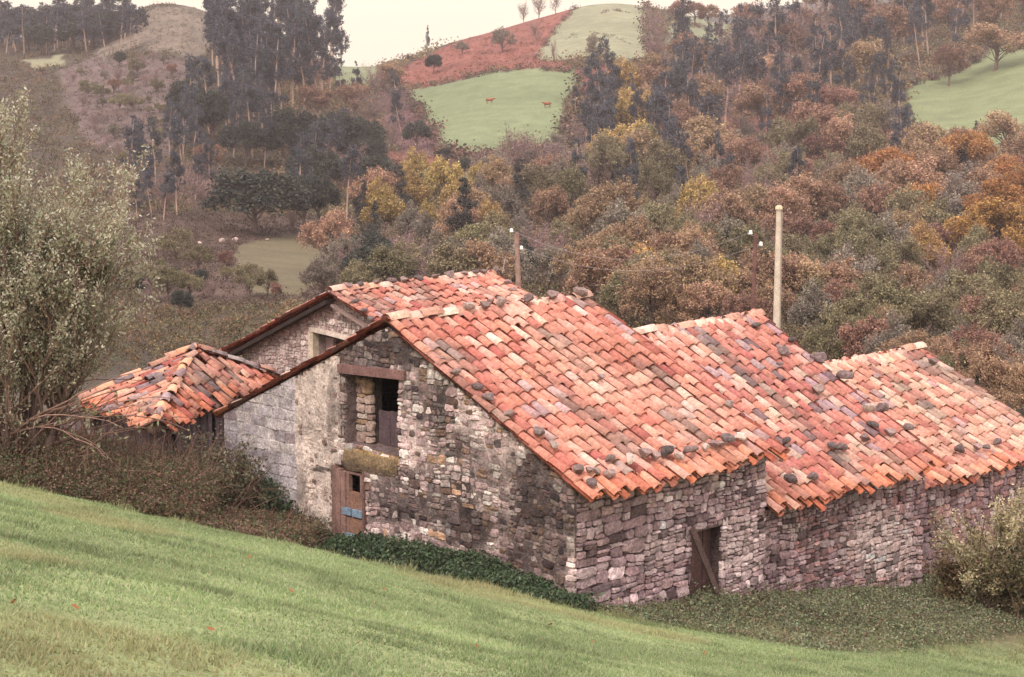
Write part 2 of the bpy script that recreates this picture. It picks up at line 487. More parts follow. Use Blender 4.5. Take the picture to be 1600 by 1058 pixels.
def ridge_row(mb, P0, eu, L, cols, r=.15, step=.36, sagz=None):
    n = max(2, int(round(L / step))); step = L / n
    side = unit(np.cross(eu, Z))
    us = np.zeros(n); ss = np.arange(n) * step
    lift = np.zeros(n) if sagz is None else sagz(ss)
    tile_mesh(mb, P0, side, eu, Z, us, ss, pal(cols, n, .08), L=step + .08, r0=r * .92, r1=r, jit=.9, lift=lift)

def gable_house(name, label, a0, a1, zr, wl, wr, pitch, palette, group=None, over=.16, bshift=0.0, ridge_cols=((.60, .38, .29), (.54, .30, .22), (.64, .47, .37)), seed=0., skip=0.0):
    """house whose ridge runs along U from a0 to a1 at b=bshift; returns root plus roof planes"""
    root = empty(name, tuple(G((a0 + a1) / 2, bshift, -8.0)))
    tag(root, label, "farm building", group)
    L = a1 - a0
    rb = MB(); db = MB(); planes = {}
    for side, wd in ((1, wr), (-1, wl)):
        pt_ = pitch[0] if side > 0 else pitch[1]
        dn = unit(Vv * side - Z * pt_); Ld = wd * math.hypot(1, pt_)
        O = G(a0, bshift, zr)
        sag = lambda u, s, L=L, Ld=Ld: -.07 * np.sin(pi * np.clip(u / L, 0, 1)) * np.sin(pi * np.clip(s / Ld, 0, 1) * .8) + .085 * (vnoise(u, s, .7, 31 + seed) - .5)
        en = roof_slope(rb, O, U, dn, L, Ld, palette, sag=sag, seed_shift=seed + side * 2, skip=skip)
        deck(db, O - en * .07, U, dn, en, L, Ld)
        planes[side] = (O, en, dn, Ld)
    roof = rb.build("roof", M_TILE, root)
    d = db.build("roof_boards", M_WOOD, roof)
    q = MB()
    ridge_row(q, G(a0 - .02, bshift, zr + .045), U, L, ridge_cols, sagz=lambda s: -.07 * np.sin(pi * s / L) + .03 * rng.normal(size=np.shape(s)))
    q.build("ridge_tiles", M_TILE, roof)
    return root, planes, roof

# ------------------------------------------------------------------ rubble walls
def guillotine(x0, z0, x1, z1, sw, sh, outl):
    st = [(x0, z0, x1, z1)]
    while st:
        a, b, c, d = st.pop()
        wv, hv = c - a, d - b
        s = rng.uniform(.65, 1.6)
        if wv <= sw * s and hv <= sh * s:
            outl.append((a, b, c, d)); continue
        if wv / sw > hv / sh * rng.uniform(.7, 1.4):
            m = a + wv * rng.uniform(.33, .67); st += [(a, b, m, d), (m, b, c, d)]
        else:
            m = b + hv * rng.uniform(.33, .67); st += [(a, b, c, m), (a, m, c, d)]

def clip_poly(P, nx, nz, c):
    out_ = []
    for i in range(len(P)):
        p, q = P[i], P[(i + 1) % len(P)]
        dp, dq = nx * p[0] + nz * p[1] - c, nx * q[0] + nz * q[1] - c
        if dp <= 0: out_.append(p)
        if (dp < 0) != (dq < 0) and dp != dq:
            t = dp / (dp - dq); out_.append((p[0] + (q[0] - p[0]) * t, p[1] + (q[1] - p[1]) * t))
    return out_

def stone_patch(mb, O, ex, en, rects, color, planes=(), relief=(.02, .06), gap=.006, warp=.05, flat=.87, square=False):
    """rubble stones as rounded irregular bosses"""
    for (a, b, c, d) in rects:
        w_, h_ = c - a, d - b
        if w_ < .05 or h_ < .035: continue
        j = 0.0 if square else min(w_, h_) * .22
        k = .16 if not square else .03
        base = [(a + w_ * k, b), (c - w_ * k, b), (c, b + h_ * k * 1.3), (c, d - h_ * k * 1.3), (c - w_ * k, d), (a + w_ * k, d), (a, d - h_ * k * 1.3), (a, b + h_ * k * 1.3)]
        cx, cz = (a + c) / 2, (b + d) / 2
        P = []
        for (x, z) in base:
            x = cx + (x - cx) * (1 - gap / w_ * 2); z = cz + (z - cz) * (1 - gap / h_ * 2)
            x += rng.uniform(-j, j) * .5; z += rng.uniform(-j, j) * .5
            x += warp * (float(vnoise(x, z, 1.7, 13)) - .5) * 2; z += warp * (float(vnoise(x, z, 1.7, 14)) - .5) * 2
            P.append((x, z))
        for (nx, nz, cc) in planes:
            P = clip_poly(P, nx, nz, cc)
            if len(P) < 3: break
        if len(P) < 3: continue
        P = np.array(P); m = P.mean(0)
        dd = rng.uniform(*relief); tx, tz = rng.normal(0, .08, 2)
        n = len(P)
        col = color(m[0], m[1], w_ * h_)
        if col is None: continue
        def lay(Q, dep):
            dep = np.broadcast_to(dep, (len(Q),))
            return O + Q[:, :1] * ex + Q[:, 1:] * Z + dep[:, None] * en
        Q1 = m + (P - m) * 1.0
        Q2 = m + (P - m) * (flat + rng.normal(0, .03, (n, 1)))
        d2 = dd + (Q2 - m) @ np.array([tx, tz]) + rng.normal(0, .004, n)
        V = np.concatenate([lay(Q1, -.02), lay(Q1, dd * .45), lay(Q2, d2), lay(m[None], dd * 1.12)])
        i = np.arange(n); i2 = (i + 1) % n
        F4 = np.concatenate([np.stack([i, i2, n + i2, n + i], -1), np.stack([n + i, n + i2, 2 * n + i2, 2 * n + i], -1)])
        mb.add(V, F4, col * np.ones((len(F4), 3)) * rng.uniform(.9, 1.08, (len(F4), 1)))
        F3 = np.stack([2 * n + i, 2 * n + i2, np.full(n, 3 * n)], -1)
        mb.add(V * 1, F3, col * rng.uniform(.94, 1.08, (n, 1)))

def backing(mb, O, ex, en, x0, x1, bot, top, openings, thick, col, xbreaks=()):
    xs = sorted(set([x0, x1] + [v for o in openings for v in o[:2]] + [v for v in xbreaks if x0 < v < x1]))
    for l, r in zip(xs[:-1], xs[1:]):
        m = (l + r) / 2
        cuts = sorted([o for o in openings if o[0] <= m <= o[1]], key=lambda o: o[2])
        ed = [None] + [v for o in cuts for v in o[2:]] + [None]
        spans = list(zip(ed[0::2], ed[1::2]))
        for lo, hi in spans:
            zl0, zr0 = (bot(l), bot(r)) if lo is None else (lo, lo)
            zl1, zr1 = (top(l), top(r)) if hi is None else (hi, hi)
            if zl1 - zl0 < .01 and zr1 - zr0 < .01: continue
            q = [(l, zl0), (r, zr0), (r, zr1), (l, zl1)]
            V = [O + ex * x + Z * z - en * 0 for x, z in q] + [O + ex * x + Z * z - en * thick for x, z in q]
            mb.add(V, [(0, 1, 2, 3), (7, 6, 5, 4), (0, 4, 5, 1), (2, 6, 7, 3), (0, 3, 7, 4), (1, 5, 6, 2)], col)

def cut_rects(rects, openings):
    res = []
    for (a, b, c, d) in rects:
        pieces = [(a, b, c, d)]
        for (oa, oc, ob, od) in openings:
            nx = []
            for (p, q, r, s) in pieces:
                if r <= oa or p >= oc or s <= ob or q >= od: nx.append((p, q, r, s)); continue
                if p < oa: nx.append((p, q, oa, s))
                if r > oc: nx.append((oc, q, r, s))
                p2, r2 = max(p, oa), min(r, oc)
                if q < ob: nx.append((p2, q, r2, ob))
                if s > od: nx.append((p2, od, r2, s))
            pieces = nx
        res += pieces
    return res

def blobs(px, py, L):
    v = 0.0
    for (x, y, rx, ry, s) in L:
        d = ((px - x) / rx) ** 2 + ((py - y) / ry) ** 2
        v = max(v, s * float(np.clip(1.35 - d, 0, 1)))
    return v

# ------------------------------------------------------------------ the four joined barns
def roofline(zr, pitch, drop=.05):
    return lambda b: zr - drop - (pitch[0] * b if b > 0 else -pitch[1] * b)

ZR1, PT1 = -3.949, (.483, .4546)
barn, planes1, roof1 = gable_house("stone_barn", "largest stone barn with the black window opening and plank door in its gable", 0, 4.76, ZR1, 4.706, 4.41, PT1, "main", seed=0)

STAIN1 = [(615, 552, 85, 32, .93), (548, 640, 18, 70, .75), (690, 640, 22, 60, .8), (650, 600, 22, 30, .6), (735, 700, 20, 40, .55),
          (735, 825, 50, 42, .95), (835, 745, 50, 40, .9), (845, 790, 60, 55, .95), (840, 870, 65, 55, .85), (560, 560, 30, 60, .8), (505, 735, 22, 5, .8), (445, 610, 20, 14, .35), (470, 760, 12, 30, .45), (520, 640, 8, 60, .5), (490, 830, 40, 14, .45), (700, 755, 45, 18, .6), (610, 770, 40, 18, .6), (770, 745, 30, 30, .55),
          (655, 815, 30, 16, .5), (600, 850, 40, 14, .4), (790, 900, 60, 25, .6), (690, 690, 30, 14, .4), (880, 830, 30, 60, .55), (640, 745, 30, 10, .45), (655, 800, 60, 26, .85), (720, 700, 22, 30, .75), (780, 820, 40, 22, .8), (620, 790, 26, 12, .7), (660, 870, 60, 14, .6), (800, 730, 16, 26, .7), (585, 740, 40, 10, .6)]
LIGHT = np.array([[.72, .58, .545], [.60, .455, .44], [.52, .385, .375], [.77, .66, .61], [.44, .315, .305]])
DARK = np.array([[.055, .04, .04], [.085, .055, .05], [.04, .032, .035], [.11, .075, .06]])
def col_gable(x, z, area):
    px, py = proj(G(.08, x, z))
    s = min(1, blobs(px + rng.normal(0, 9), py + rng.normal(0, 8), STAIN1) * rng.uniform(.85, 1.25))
    if rng.random() < .2: s = max(s, rng.uniform(.3, .95))
    c = LIGHT[rng.integers(5)] * rng.uniform(.75, 1.12)
    if rng.random() < .12: c = np.array([.80, .74, .68]) * rng.uniform(.9, 1)
    if rng.random() < .10: c = np.array([.46, .30, .20]) * rng.uniform(.7, 1.1)
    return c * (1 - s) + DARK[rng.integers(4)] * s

def gable_wall_main():
    ag = .08
    O = G(ag, 0, 0); ex, en = Vv, -U
    def bz(px, py):
        P = hit(px, py, O, U); return ab(P)[1], P[2]
    wx0 = bz(541, 640)[0]; wx1 = bz(623, 640)[0]; wz1 = bz(585, 586)[1]; wz0 = bz(600, 705)[1]
    dx0 = bz(524, 790)[0]; dx1 = bz(573, 790)[0]; dz1 = bz(548, 732)[1]; dz0 = bz(548, 868)[1]
    opens = [(wx0, wx1, wz0, wz1), (dx0, dx1, dz0, dz1)]
    top = roofline(ZR1, PT1); x0, x1 = -4.5, 4.14
    mb = MB()
    backing(mb, O, ex, en, x0, x1, lambda b: -9.0, top, opens, .5, (.16, .12, .115), (0,))
    # zones: concrete blocks, lime plaster, bare rubble
    xa, xb = bz(466, 700)[0], bz(533, 700)[0]
    planes = [(PT1[0] * 1, 1, ZR1 - .04), (-PT1[1], 1, ZR1 - .04)]
    rub = []; guillotine(xb, -8.9, x1 + .02, -4.05, .215, .125, rub)
    rub = cut_rects(rub, opens)
    stone_patch(mb, O, ex, en, rub, col_gable, planes, relief=(.015, .05))
    pla = []; guillotine(xa, -8.9, xb, -4.3, .19, .13, pla)
    pla = cut_rects(pla, opens)
    def col_pl(x, z, a):
        px, py = proj(G(ag, x, z))
        c = np.array([.60, .50, .43]) * rng.uniform(.84, 1.12)
        if rng.random() < .34: c = np.array([.36, .26, .22]) * rng.uniform(.5, 1.1)
        if py > 800: c = c * rng.uniform(.5, .95)
        s = blobs(px, py, STAIN1)
        return c * (1 - s) + DARK[rng.integers(4)] * s
    stone_patch(mb, O, ex, en, pla, col_pl, planes, relief=(.02, .045), gap=.003, flat=.72)
    # plaster skin behind them
    for (sx0, sx1, n1, n2) in ((xa - .03, xb + .05, 46, 90), (xb + .05, x1, 90, 110)):
        lime = sx0 < xb - .1
        gx = np.linspace(sx0, sx1, n1); gz = np.linspace(-8.9, -3.95, n2)
        Gx, Gz = np.meshgrid(gx, gz)
        dep = (.014 + .03 * vnoise(Gx, Gz, 3.1, 40) + .016 * vnoise(Gx, Gz, 9, 41)) if lime else (.006 + .018 * vnoise(Gx, Gz, 3.1, 40) + .014 * vnoise(Gx, Gz, 9, 41))
        ok = np.array([[(zz < top(xx) - .01) and not any(o[0] - .03 < xx < o[1] + .03 and o[2] - .03 < zz < o[3] + .03 for o in opens) for xx in gx] for zz in gz])
        V = O + Gx[..., None] * ex + Gz[..., None] * Z + dep[..., None] * en
        F = []; C = []
        for i in range(n2 - 1):
            for j in range(n1 - 1):
                if ok[i, j] and ok[i + 1, j] and ok[i, j + 1] and ok[i + 1, j + 1]:
                    F.append((i * n1 + j, i * n1 + j + 1, (i + 1) * n1 + j + 1, (i + 1) * n1 + j))
                    nv = float(vnoise(gx[j], gz[i], 2.2, 42))
                    px, py = proj(G(ag, gx[j], gz[i])); s_ = blobs(px, py, STAIN1)
                    c_ = np.array([.60, .51, .45]) * (.75 + .45 * nv) if lime else np.array([.50, .40, .37]) * (.15 + 1.3 * float(vnoise(gx[j], gz[i], 1.6, 44)))
                    C.append(c_ * (1 - s_) + np.array([.05, .038, .038]) * s_)
        mb.add(V.reshape(-1, 3), F, np.array(C), True)
    # concrete blocks
    blk = []; r = 0; z = -8.9
    while z < -4.4:
        x = x0 - .4 + (.2 if r % 2 else 0)
        while x < xa:
            a_, c_ = max(x, x0), min(x + .40 + rng.uniform(-.02, .02), xa)
            if c_ - a_ > .07: blk.append((a_, z, c_, z + .2))
            x += .4
        z += .2; r += 1
    BL = np.array([[.48, .44, .455], [.56, .515, .51], [.42, .38, .395], [.33, .27, .28], [.60, .55, .53], [.52, .48, .49]])
    def col_b(x, z, a):
        return BL[rng.choice(6, p=[.24, .25, .13, .1, .1, .18])] * rng.uniform(.9, 1.08)
    stone_patch(mb, O, ex, en, blk, col_b, planes, relief=(.03, .04), gap=.007, warp=.012, flat=.95, square=True)
    V = [O + ex * x + Z * z + en * .022 for x, z in ((x0, -8.9), (xa, -8.9), (xa, top(xa) - .03), (x0, top(x0) - .03))]
    mb.add(V, [(0, 1, 2, 3)], (.56, .52, .50))
    wall = mb.build("gable_wall", M_STONE, barn)
    # window: lintel, mossy sill, half-blocked jamb
    lm = MB()
    P = O + ex * ((wx0 + wx1) / 2)
    for (dx_, dz_, h, dcol) in ((0, 0, .13, (.20, .115, .105)),):
        box(lm, P + Z * wz1, unit(ex + Z * .045), Z, en, (-(wx1 - wx0) / 2 - .12, -.02, -.45), ((wx1 - wx0) / 2 + .22, h, .085), dcol)
    lin = lm.build("lintel", M_WOOD, barn); tag(lin, "heavy dark timber beam over the black opening")
    sm = MB()
    zz0 = wz0
    xs = np.linspace(wx0 - .02, wx1 + .02, 9); V = []
    for t, (dep, dz_) in enumerate(((-.45, .02), (.0, -.03), (.05, -.10), (.075, -.30), (.015, -.44))):
        for x in xs: V.append(O + ex * x + Z * (zz0 + dz_ + .04 * (float(vnoise(x, t, 3, 50)) - .5)) + en * (dep + .03 * (float(vnoise(x, t, 4, 51)) - .5)))
    F = [(t * 9 + i, t * 9 + i + 1, (t + 1) * 9 + i + 1, (t + 1) * 9 + i) for t in range(4) for i in range(8)]
    sm.add(V, F, np.repeat(np.array([[.26, .19, .11], [.25, .175, .08], [.2, .145, .085], [.17, .125, .09]]), 8, 0), True)
    tag(sm.build("sill", M_STONE, barn), "sloping sill stone grown over with yellow brown moss")
    jm = MB()
    Oj = O - en * .24
    bj = lambda px: ab(hit(px, 640, Oj, U))[1]
    ja, jb = bj(553), bj(584)
    js = []; guillotine(wx0 + .02, wz0 - .02, jb, wz1 - .12, .3, .22, js)
    def col_j(x, z, a): return np.array([[.48, .36, .31], [.42, .28, .19], [.58, .49, .44], [.36, .25, .22]])[rng.integers(4)] * (rng.uniform(.8, 1.05) if x > ja + .1 else .4)  # leftmost stones darker: shade of the window reveal painted into their colour
    stone_patch(jm, Oj, ex, en, js, col_j, (), relief=(.04, .07))
    box(jm, Oj, ex, Z, en, (wx0 + .004, wz0 + .004, -.2), (jb - .02, wz1 - .1, -.004), (.09, .07, .065))
    jm.build("blocked_jamb", M_STONE, barn)
    pm = MB()
    pz0, pz1 = wz0 + .01, bz(605, 652)[1]
    nb = 3
    for i in range(nb):
        l = jb + .02 + (wx1 - jb - .03) * i / nb; r_ = jb + .02 + (wx1 - jb - .03) * (i + 1) / nb - .012
        box(pm, O, ex, Z, en, (l, pz0, -.36), (r_, pz1 + .02 * (i % 2), -.33), np.array([.115, .08, .09]) * (1 - .1 * (i % 2)))
    tag(pm.build("loft_hatch", M_WOOD, barn), "low purplish board hatch in the dark opening")
    # plank door with a square hole and blue bands
    D = MB(); W_ = dx1 - dx0
    fx = bz(545, 790)[0]
    hx0, hx1 = bz(549, 755)[0], bz(566, 755)[0]; hz0, hz1 = bz(556, 769)[1], bz(556, 741)[1]
    brown = np.array([.25, .155, .13])
    def plank(l, r, lo, hi, dd, c): box(D, O, ex, Z, en, (l, lo, -.03), (r - .008, hi, dd), np.array(c))
    for i in range(3):
        l = dx0 + (fx - dx0) * i / 3
        plank(l, dx0 + (fx - dx0) * (i + 1) / 3, dz0, dz1 - .03 * i, .075 + .006 * (i % 2), brown * (.85 + .14 * i))
    plank(fx, hx0, dz0, dz1 - .05, .045, brown * 1.05)
    plank(hx0, hx1, dz0, hz0, .045, np.array([.26, .15, .105]))
    plank(hx0, hx1, hz1, dz1 - .05, .045, brown * .8)
    plank(hx1, dx1 - .03, dz0, dz1 - .05, .05, brown * .95)
    box(D, O, ex, Z, en, (dx1 - .034, dz0, -.03), (dx1 + .004, dz1, .07), brown * .7)
    door = D.build("plank_door", M_WOOD, barn); tag(door, "weathered brown plank door with a square black hole")
    bl = (.20, .29, .38)
    for yy0, parts in ((bz(556, 799)[1], ((540.5, 553.5), (556, 571))), (bz(556, 838)[1], ((541.5, 570.5),))):
        for (p0, p1) in parts:
            B = MB(); l, r_ = bz(p0, 800)[0], bz(p1, 800)[0]
            box(B, O, ex, Z, en, (l, yy0 - .07, .0505), (r_, yy0 + .05, .085), bl)
            B.build("blue_band", M_PAINT, door)
    return bz
bz_main = gable_wall_main()

# long side walls (facing the camera's right), built along U
PURP = np.array([[.36, .27, .28], [.29, .205, .22], [.25, .17, .18], [.42, .33, .335], [.32, .22, .22], [.21, .145, .155]])
SPOT = [(1240, 828, 12, 12, 1), (983, 848, 8, 5, 1), (1133, 745, 6, 6, .9), (1375, 850, 62, 60, .75), (1350, 830, 14, 14, .8), (1395, 835, 20, 14, .7), (1415, 860, 12, 10, .7), (1308, 880, 8, 8, .7), (1030, 850, 40, 30, .4), (1150, 860, 45, 60, .4), (1120, 760, 14, 8, .5)]
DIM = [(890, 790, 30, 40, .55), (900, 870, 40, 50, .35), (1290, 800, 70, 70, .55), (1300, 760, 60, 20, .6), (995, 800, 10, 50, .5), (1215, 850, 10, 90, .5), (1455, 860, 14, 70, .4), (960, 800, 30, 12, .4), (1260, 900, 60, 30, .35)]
def side_wall(parent, name, b, a0, a1, ztop, zbot, door=None, sizes=((.34, .19),), extra=None):
    O = G(0, b, 0); ex, en = U, Vv
    mb = MB(); opens = [door] if door else []
    top = (lambda a: ztop) if not callable(ztop) else ztop
    backing(mb, O, ex, en, a0, a1, zbot, top, opens, .5, (.085, .06, .06))
    R = []
    xs = np.linspace(a0, a1, len(sizes) + 1)
    for i, (sw, sh) in enumerate(sizes):
        guillotine(xs[i], min(zbot(a0), zbot(a1)) + .1, xs[i + 1], top((xs[i] + xs[i + 1]) / 2), sw, sh, R)
    R = cut_rects(R, opens)
    def col(x, z, area):
        px, py = proj(O + ex * x + Z * z)
        c = PURP[rng.integers(6)] * rng.uniform(.85, 1.2)
        if px > 1225 and rng.random() < .3: c = c * np.array([1.05, .85, .78])
        k = blobs(px, py, SPOT) * rng.uniform(.6, 1); c = c * (1 - k) + np.array([.64, .54, .50]) * k
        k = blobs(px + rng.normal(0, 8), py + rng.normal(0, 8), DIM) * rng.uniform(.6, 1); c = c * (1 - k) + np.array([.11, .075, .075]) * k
        if rng.random() < .10: c = c * rng.uniform(1.3, 1.9)
        if rng.random() < .10: c = c * rng.uniform(.35, .6)
        return np.minimum(c, .7)
    stone_patch(mb, O, ex, en, R, col, (), relief=(.02, .06))
    return mb.build(name, M_STONE, parent)

BW1 = 4.14
def az1(px, py, b=BW1):
    P = hit(px, py, G(0, b, 0), Vv); return ab(P)[0], P[2]
da0, da1 = az1(1077, 890)[0], az1(1126, 890)[0]
dzt = az1(1095, 828)[1]; dzb = az1(1100, 950)[1]
zb1 = lambda a: -8.6 - .16 * a
zt1 = ZR1 - .10 - .483 * BW1
side_wall(barn, "side_wall", BW1, .10, 4.66, zt1, zb1, (da0, da1, dzb, dzt), ((.36, .19), (.26, .14), (.22, .12)))
# hidden walls that close the barn
def plain_wall(parent, name, O, ex, en, x0, x1, zb, top, brk=()):
    mb = MB(); backing(mb, O, ex, en, x0, x1, lambda a: zb, top, [], .4, (.3, .24, .23), brk)
    R = []; guillotine(x0, zb, x1, max(top(x0), top(x1)) - .02, .5, .3, R)
    stone_patch(mb, O, ex, en, R, lambda x, z, a: PURP[rng.integers(6)] if z < top(x) - .1 else None, (), relief=(.02, .04))
    return mb.build(name, M_STONE, parent)
plain_wall(barn, "back_wall", G(0, -4.40, 0), U, -Vv, .16, 4.6, -9, lambda a: ZR1 - .07 - .4546 * 4.40)
plain_wall(barn, "far_gable", G(4.62, 0, 0), Vv, U, -4.4, 4.1, -9.6, roofline(ZR1, PT1), (0,))
# stable door in the side wall: reddish boards set back in the opening
sdm = MB(); O = G(0, BW1, 0)
for i in range(4):
    l = da0 + (da1 - da0) * i / 4; r_ = da0 + (da1 - da0) * (i + 1) / 4 - .012
    box(sdm, O, U, Z, Vv, (l, dzb - .1, -.26), (r_, dzt - .02 - .05 * (i == 3), -.22 + .008 * (i % 2)), np.array([.105, .06, .055]) * (.75 + .12 * ((i * 7) % 4)))
tag(sdm.build("stable_door", M_WOOD, barn), "low dark reddish board door under the eave")
lm = MB(); box(lm, O, U, Z, Vv, (da0 - .12, dzt - .01, -.45), (da1 + .10, dzt + .09, .02), (.11, .075, .07)); lm.build("door_lintel", M_WOOD, barn)
settle(barn)
pk = MB()
p0 = np.array(hit(1081, 826, G(0, BW1 + .12, 0), Vv)); p1 = np.array(hit(1128, 944, G(0, BW1 + .22, 0), Vv))
dirp = unit(p1 - p0); sidep = unit(np.cross(dirp, Vv))
box(pk, p0, dirp, sidep, Vv, (0, -.055, -.02), (np.linalg.norm(p1 - p0) + .1, .055, .02), (.085, .055, .05))
tag(pk.build("leaning_plank", M_WOOD), "dark plank leaning across the low stable door", "plank")

# ---- second barn
ZR2, PT2 = -4.752, (.5597, .5)
barn2, planes2, roof2 = gable_house("lower_barn", "middle barn stepping down beyond the largest one, mauve tiles and reddish wall", 4.72, 9.88, ZR2, 4.4, 4.223, PT2, "mauve", seed=3)
BW2 = 4.0
side_wall(barn2, "side_wall", BW2, 4.70, 9.75, ZR2 - .17 - PT2[0] * BW2, lambda a: -8.8 - .17 * a, None, ((.22, .12), (.24, .135)))
plain_wall(barn2, "back_wall", G(0, -4.1, 0), U, -Vv, 4.8, 9.7, -11, lambda a: ZR2 - .2 - .5 * 4.1)
plain_wall(barn2, "far_gable", G(9.74, 0, 0), Vv, U, -4.05, 3.95, -11, roofline(ZR2, PT2), (0,))
settle(barn2)

# ---- third barn
ZR3, PT3 = -6.067, (.4829, .48)
barn3, planes3, roof3 = gable_house("end_barn", "lowest barn at the right end of the row with pale tiles", 9.9, 15.8, ZR3, 3.6, 3.516, PT3, "pale", seed=6)
BW3 = 3.3
side_wall(barn3, "side_wall", BW3, 9.92, 15.6, ZR3 - .17 - PT3[0] * BW3, lambda a: -9.0 - .17 * a, None, ((.3, .17), (.3, .17)))
plain_wall(barn3, "back_wall", G(0, -3.4, 0), U, -Vv, 9.95, 15.6, -12, lambda a: ZR3 - .2 - .48 * 3.4)
plain_wall(barn3, "far_gable", G(15.6, 0, 0), Vv, U, -3.35, 3.25, -12, roofline(ZR3, PT3), (0,))
settle(barn3)

# ---- house behind, up to the left
D4 = 41.0
P4 = at(512, 459, D4); A4, B4 = ab(P4); ZR4 = P4[2]
P4e = hit(768, 431, G(0, B4, 0), Vv); L4 = ab(P4e)[0] - A4
# left verge pixel gives the pitch
Q4 = hit(345, 551, G(A4, 0, 0), U); b4 = ab(Q4)[1] - B4; pl4 = (ZR4 - Q4[2]) / -b4
Q4r = hit(600, 514, G(A4, 0, 0), U); b4r = ab(Q4r)[1] - B4; pr4 = (ZR4 - Q4r[2]) / b4r
print("house4", L4, b4, pl4, b4r, pr4, ZR4)
house, planes4, roof4 = gable_house("farmhouse", "stone house behind the largest barn with a wooden gable window lintel", A4, A4 + L4, ZR4, -b4 + .1, 4.6, (pr4, pl4), "main", bshift=B4, seed=9)
def wall4():
    ag = A4 + .38
    O = G(ag, B4, 0); ex, en = Vv, -U
    top = lambda b: ZR4 - .06 - (pr4 * b if b > 0 else -pl4 * b)
    def bz(px, py):
        P = hit(px, py, O, U); return ab(P)[1] - B4, P[2]
    x0 = bz(379, 560)[0]; x1 = 4.3
    wx0, wz1 = bz(492, 518); wx1 = bz(548, 530)[0]; wz0 = bz(500, 570)[1]
    op = [(wx0, wx1, wz0, wz1)]
    mb = MB()
    backing(mb, O, ex, en, x0, x1, lambda b: -11, top, op, .45, (.36, .29, .27), (0,))
    R = []; guillotine(x0, -9, x1, ZR4, .16, .12, R); R = cut_rects(R, op)
    def c(x, z, a):
        if x < x0 + .25: return np.array([.60, .52, .47]) * rng.uniform(.9, 1.1)
        return np.array([[.58, .48, .44], [.50, .39, .37], [.44, .33, .31], [.64, .55, .50]])[rng.integers(4)] * rng.uniform(.7, 1.1)
    stone_patch(mb, O, ex, en, R, c, [(pr4, 1, ZR4 - .05), (-pl4, 1, ZR4 - .05)], relief=(.015, .04), gap=.006)
    mb.build("gable_wall", M_STONE, house)
    m = MB(); n = 9; V = []
    for i in range(n):
        x = wx0 - .1 + (wx1 - wx0 + .3) * i / (n - 1); zz = wz1 + .0 - .10 * (i / (n - 1)) ** 1.5
        for dz, dd in ((.0, -.1), (.11, -.1), (.11, .09), (.0, .09)): V.append(O + ex * x + Z * (zz + dz) + en * dd)
    m.add(V, [(4 * i + k, 4 * i + (k + 1) % 4, 4 * i + 4 + (k + 1) % 4, 4 * i + 4 + k) for i in range(n - 1) for k in range(4)] + [(0, 3, 2, 1), (4 * n - 4, 4 * n - 3, 4 * n - 2, 4 * n - 1)], (.60, .52, .45))
    tag(m.build("window_lintel", M_WOOD, house), "pale curved timber over the gable window")
    m = MB(); box(m, O, ex, Z, en, (wx0 - .17, wz0, -.1), (wx0 + .01, wz1, .07), (.56, .49, .38)); m.build("window_post", M_WOOD, house)
    m = MB(); box(m, O, ex, Z, en, (wx0 + .02, wz0, -.4), (wx0 + .3, wz1 - .16, -.3), (.42, .32, .30)); m.build("shutter", M_WOOD, house)
    # timbers of the left overhang: rafter under the verge and a post
    m = MB(); dn = unit(-Vv - Z * pl4)
    box(m, G(A4, B4, ZR4 - .17), dn, U, unit(np.cross(dn, U)) * -1, (.1, .02, -.03), (-b4 * math.hypot(1, pl4), .16, .06), (.035, .025, .022))
    m.build("rafter", M_WOOD, house)
    m = MB(); dr = unit(Vv - Z * pr4)
    box(m, G(A4, B4, ZR4 - .17), dr, U, unit(np.cross(dr, U)), (.1, .02, -.10), (4.6 * math.hypot(1, pr4), .14, -.04), (.26, .19, .17))
    m.build("rafter", M_WOOD, house)
    m = MB(); tube(m, [G(ag - .1, B4 + bz(352, 556)[0], -10.5), G(ag - .1, B4 + bz(352, 556)[0], bz(352, 556)[1] + .1)], [.07, .06], 6, (.10, .08, .075)); m.build("porch_post", M_WOOD, house)
    plain_wall(house, "side_wall", G(0, B4 + 4.2, 0), U, Vv, ag, A4 + L4 - .2, -12, lambda a: ZR4 - .2 - pr4 * 4.2)
    plain_wall(house, "back_wall", G(0, B4 + x0 + .05, 0), U, -Vv, ag + .6, A4 + L4 - .2, -11, lambda a: ZR4 - .2 + pl4 * x0)
    plain_wall(house, "far_gable", G(A4 + L4 - .2, B4, 0), Vv, U, x0, 4.2, -12, top, (0,))
wall4()
settle(house)

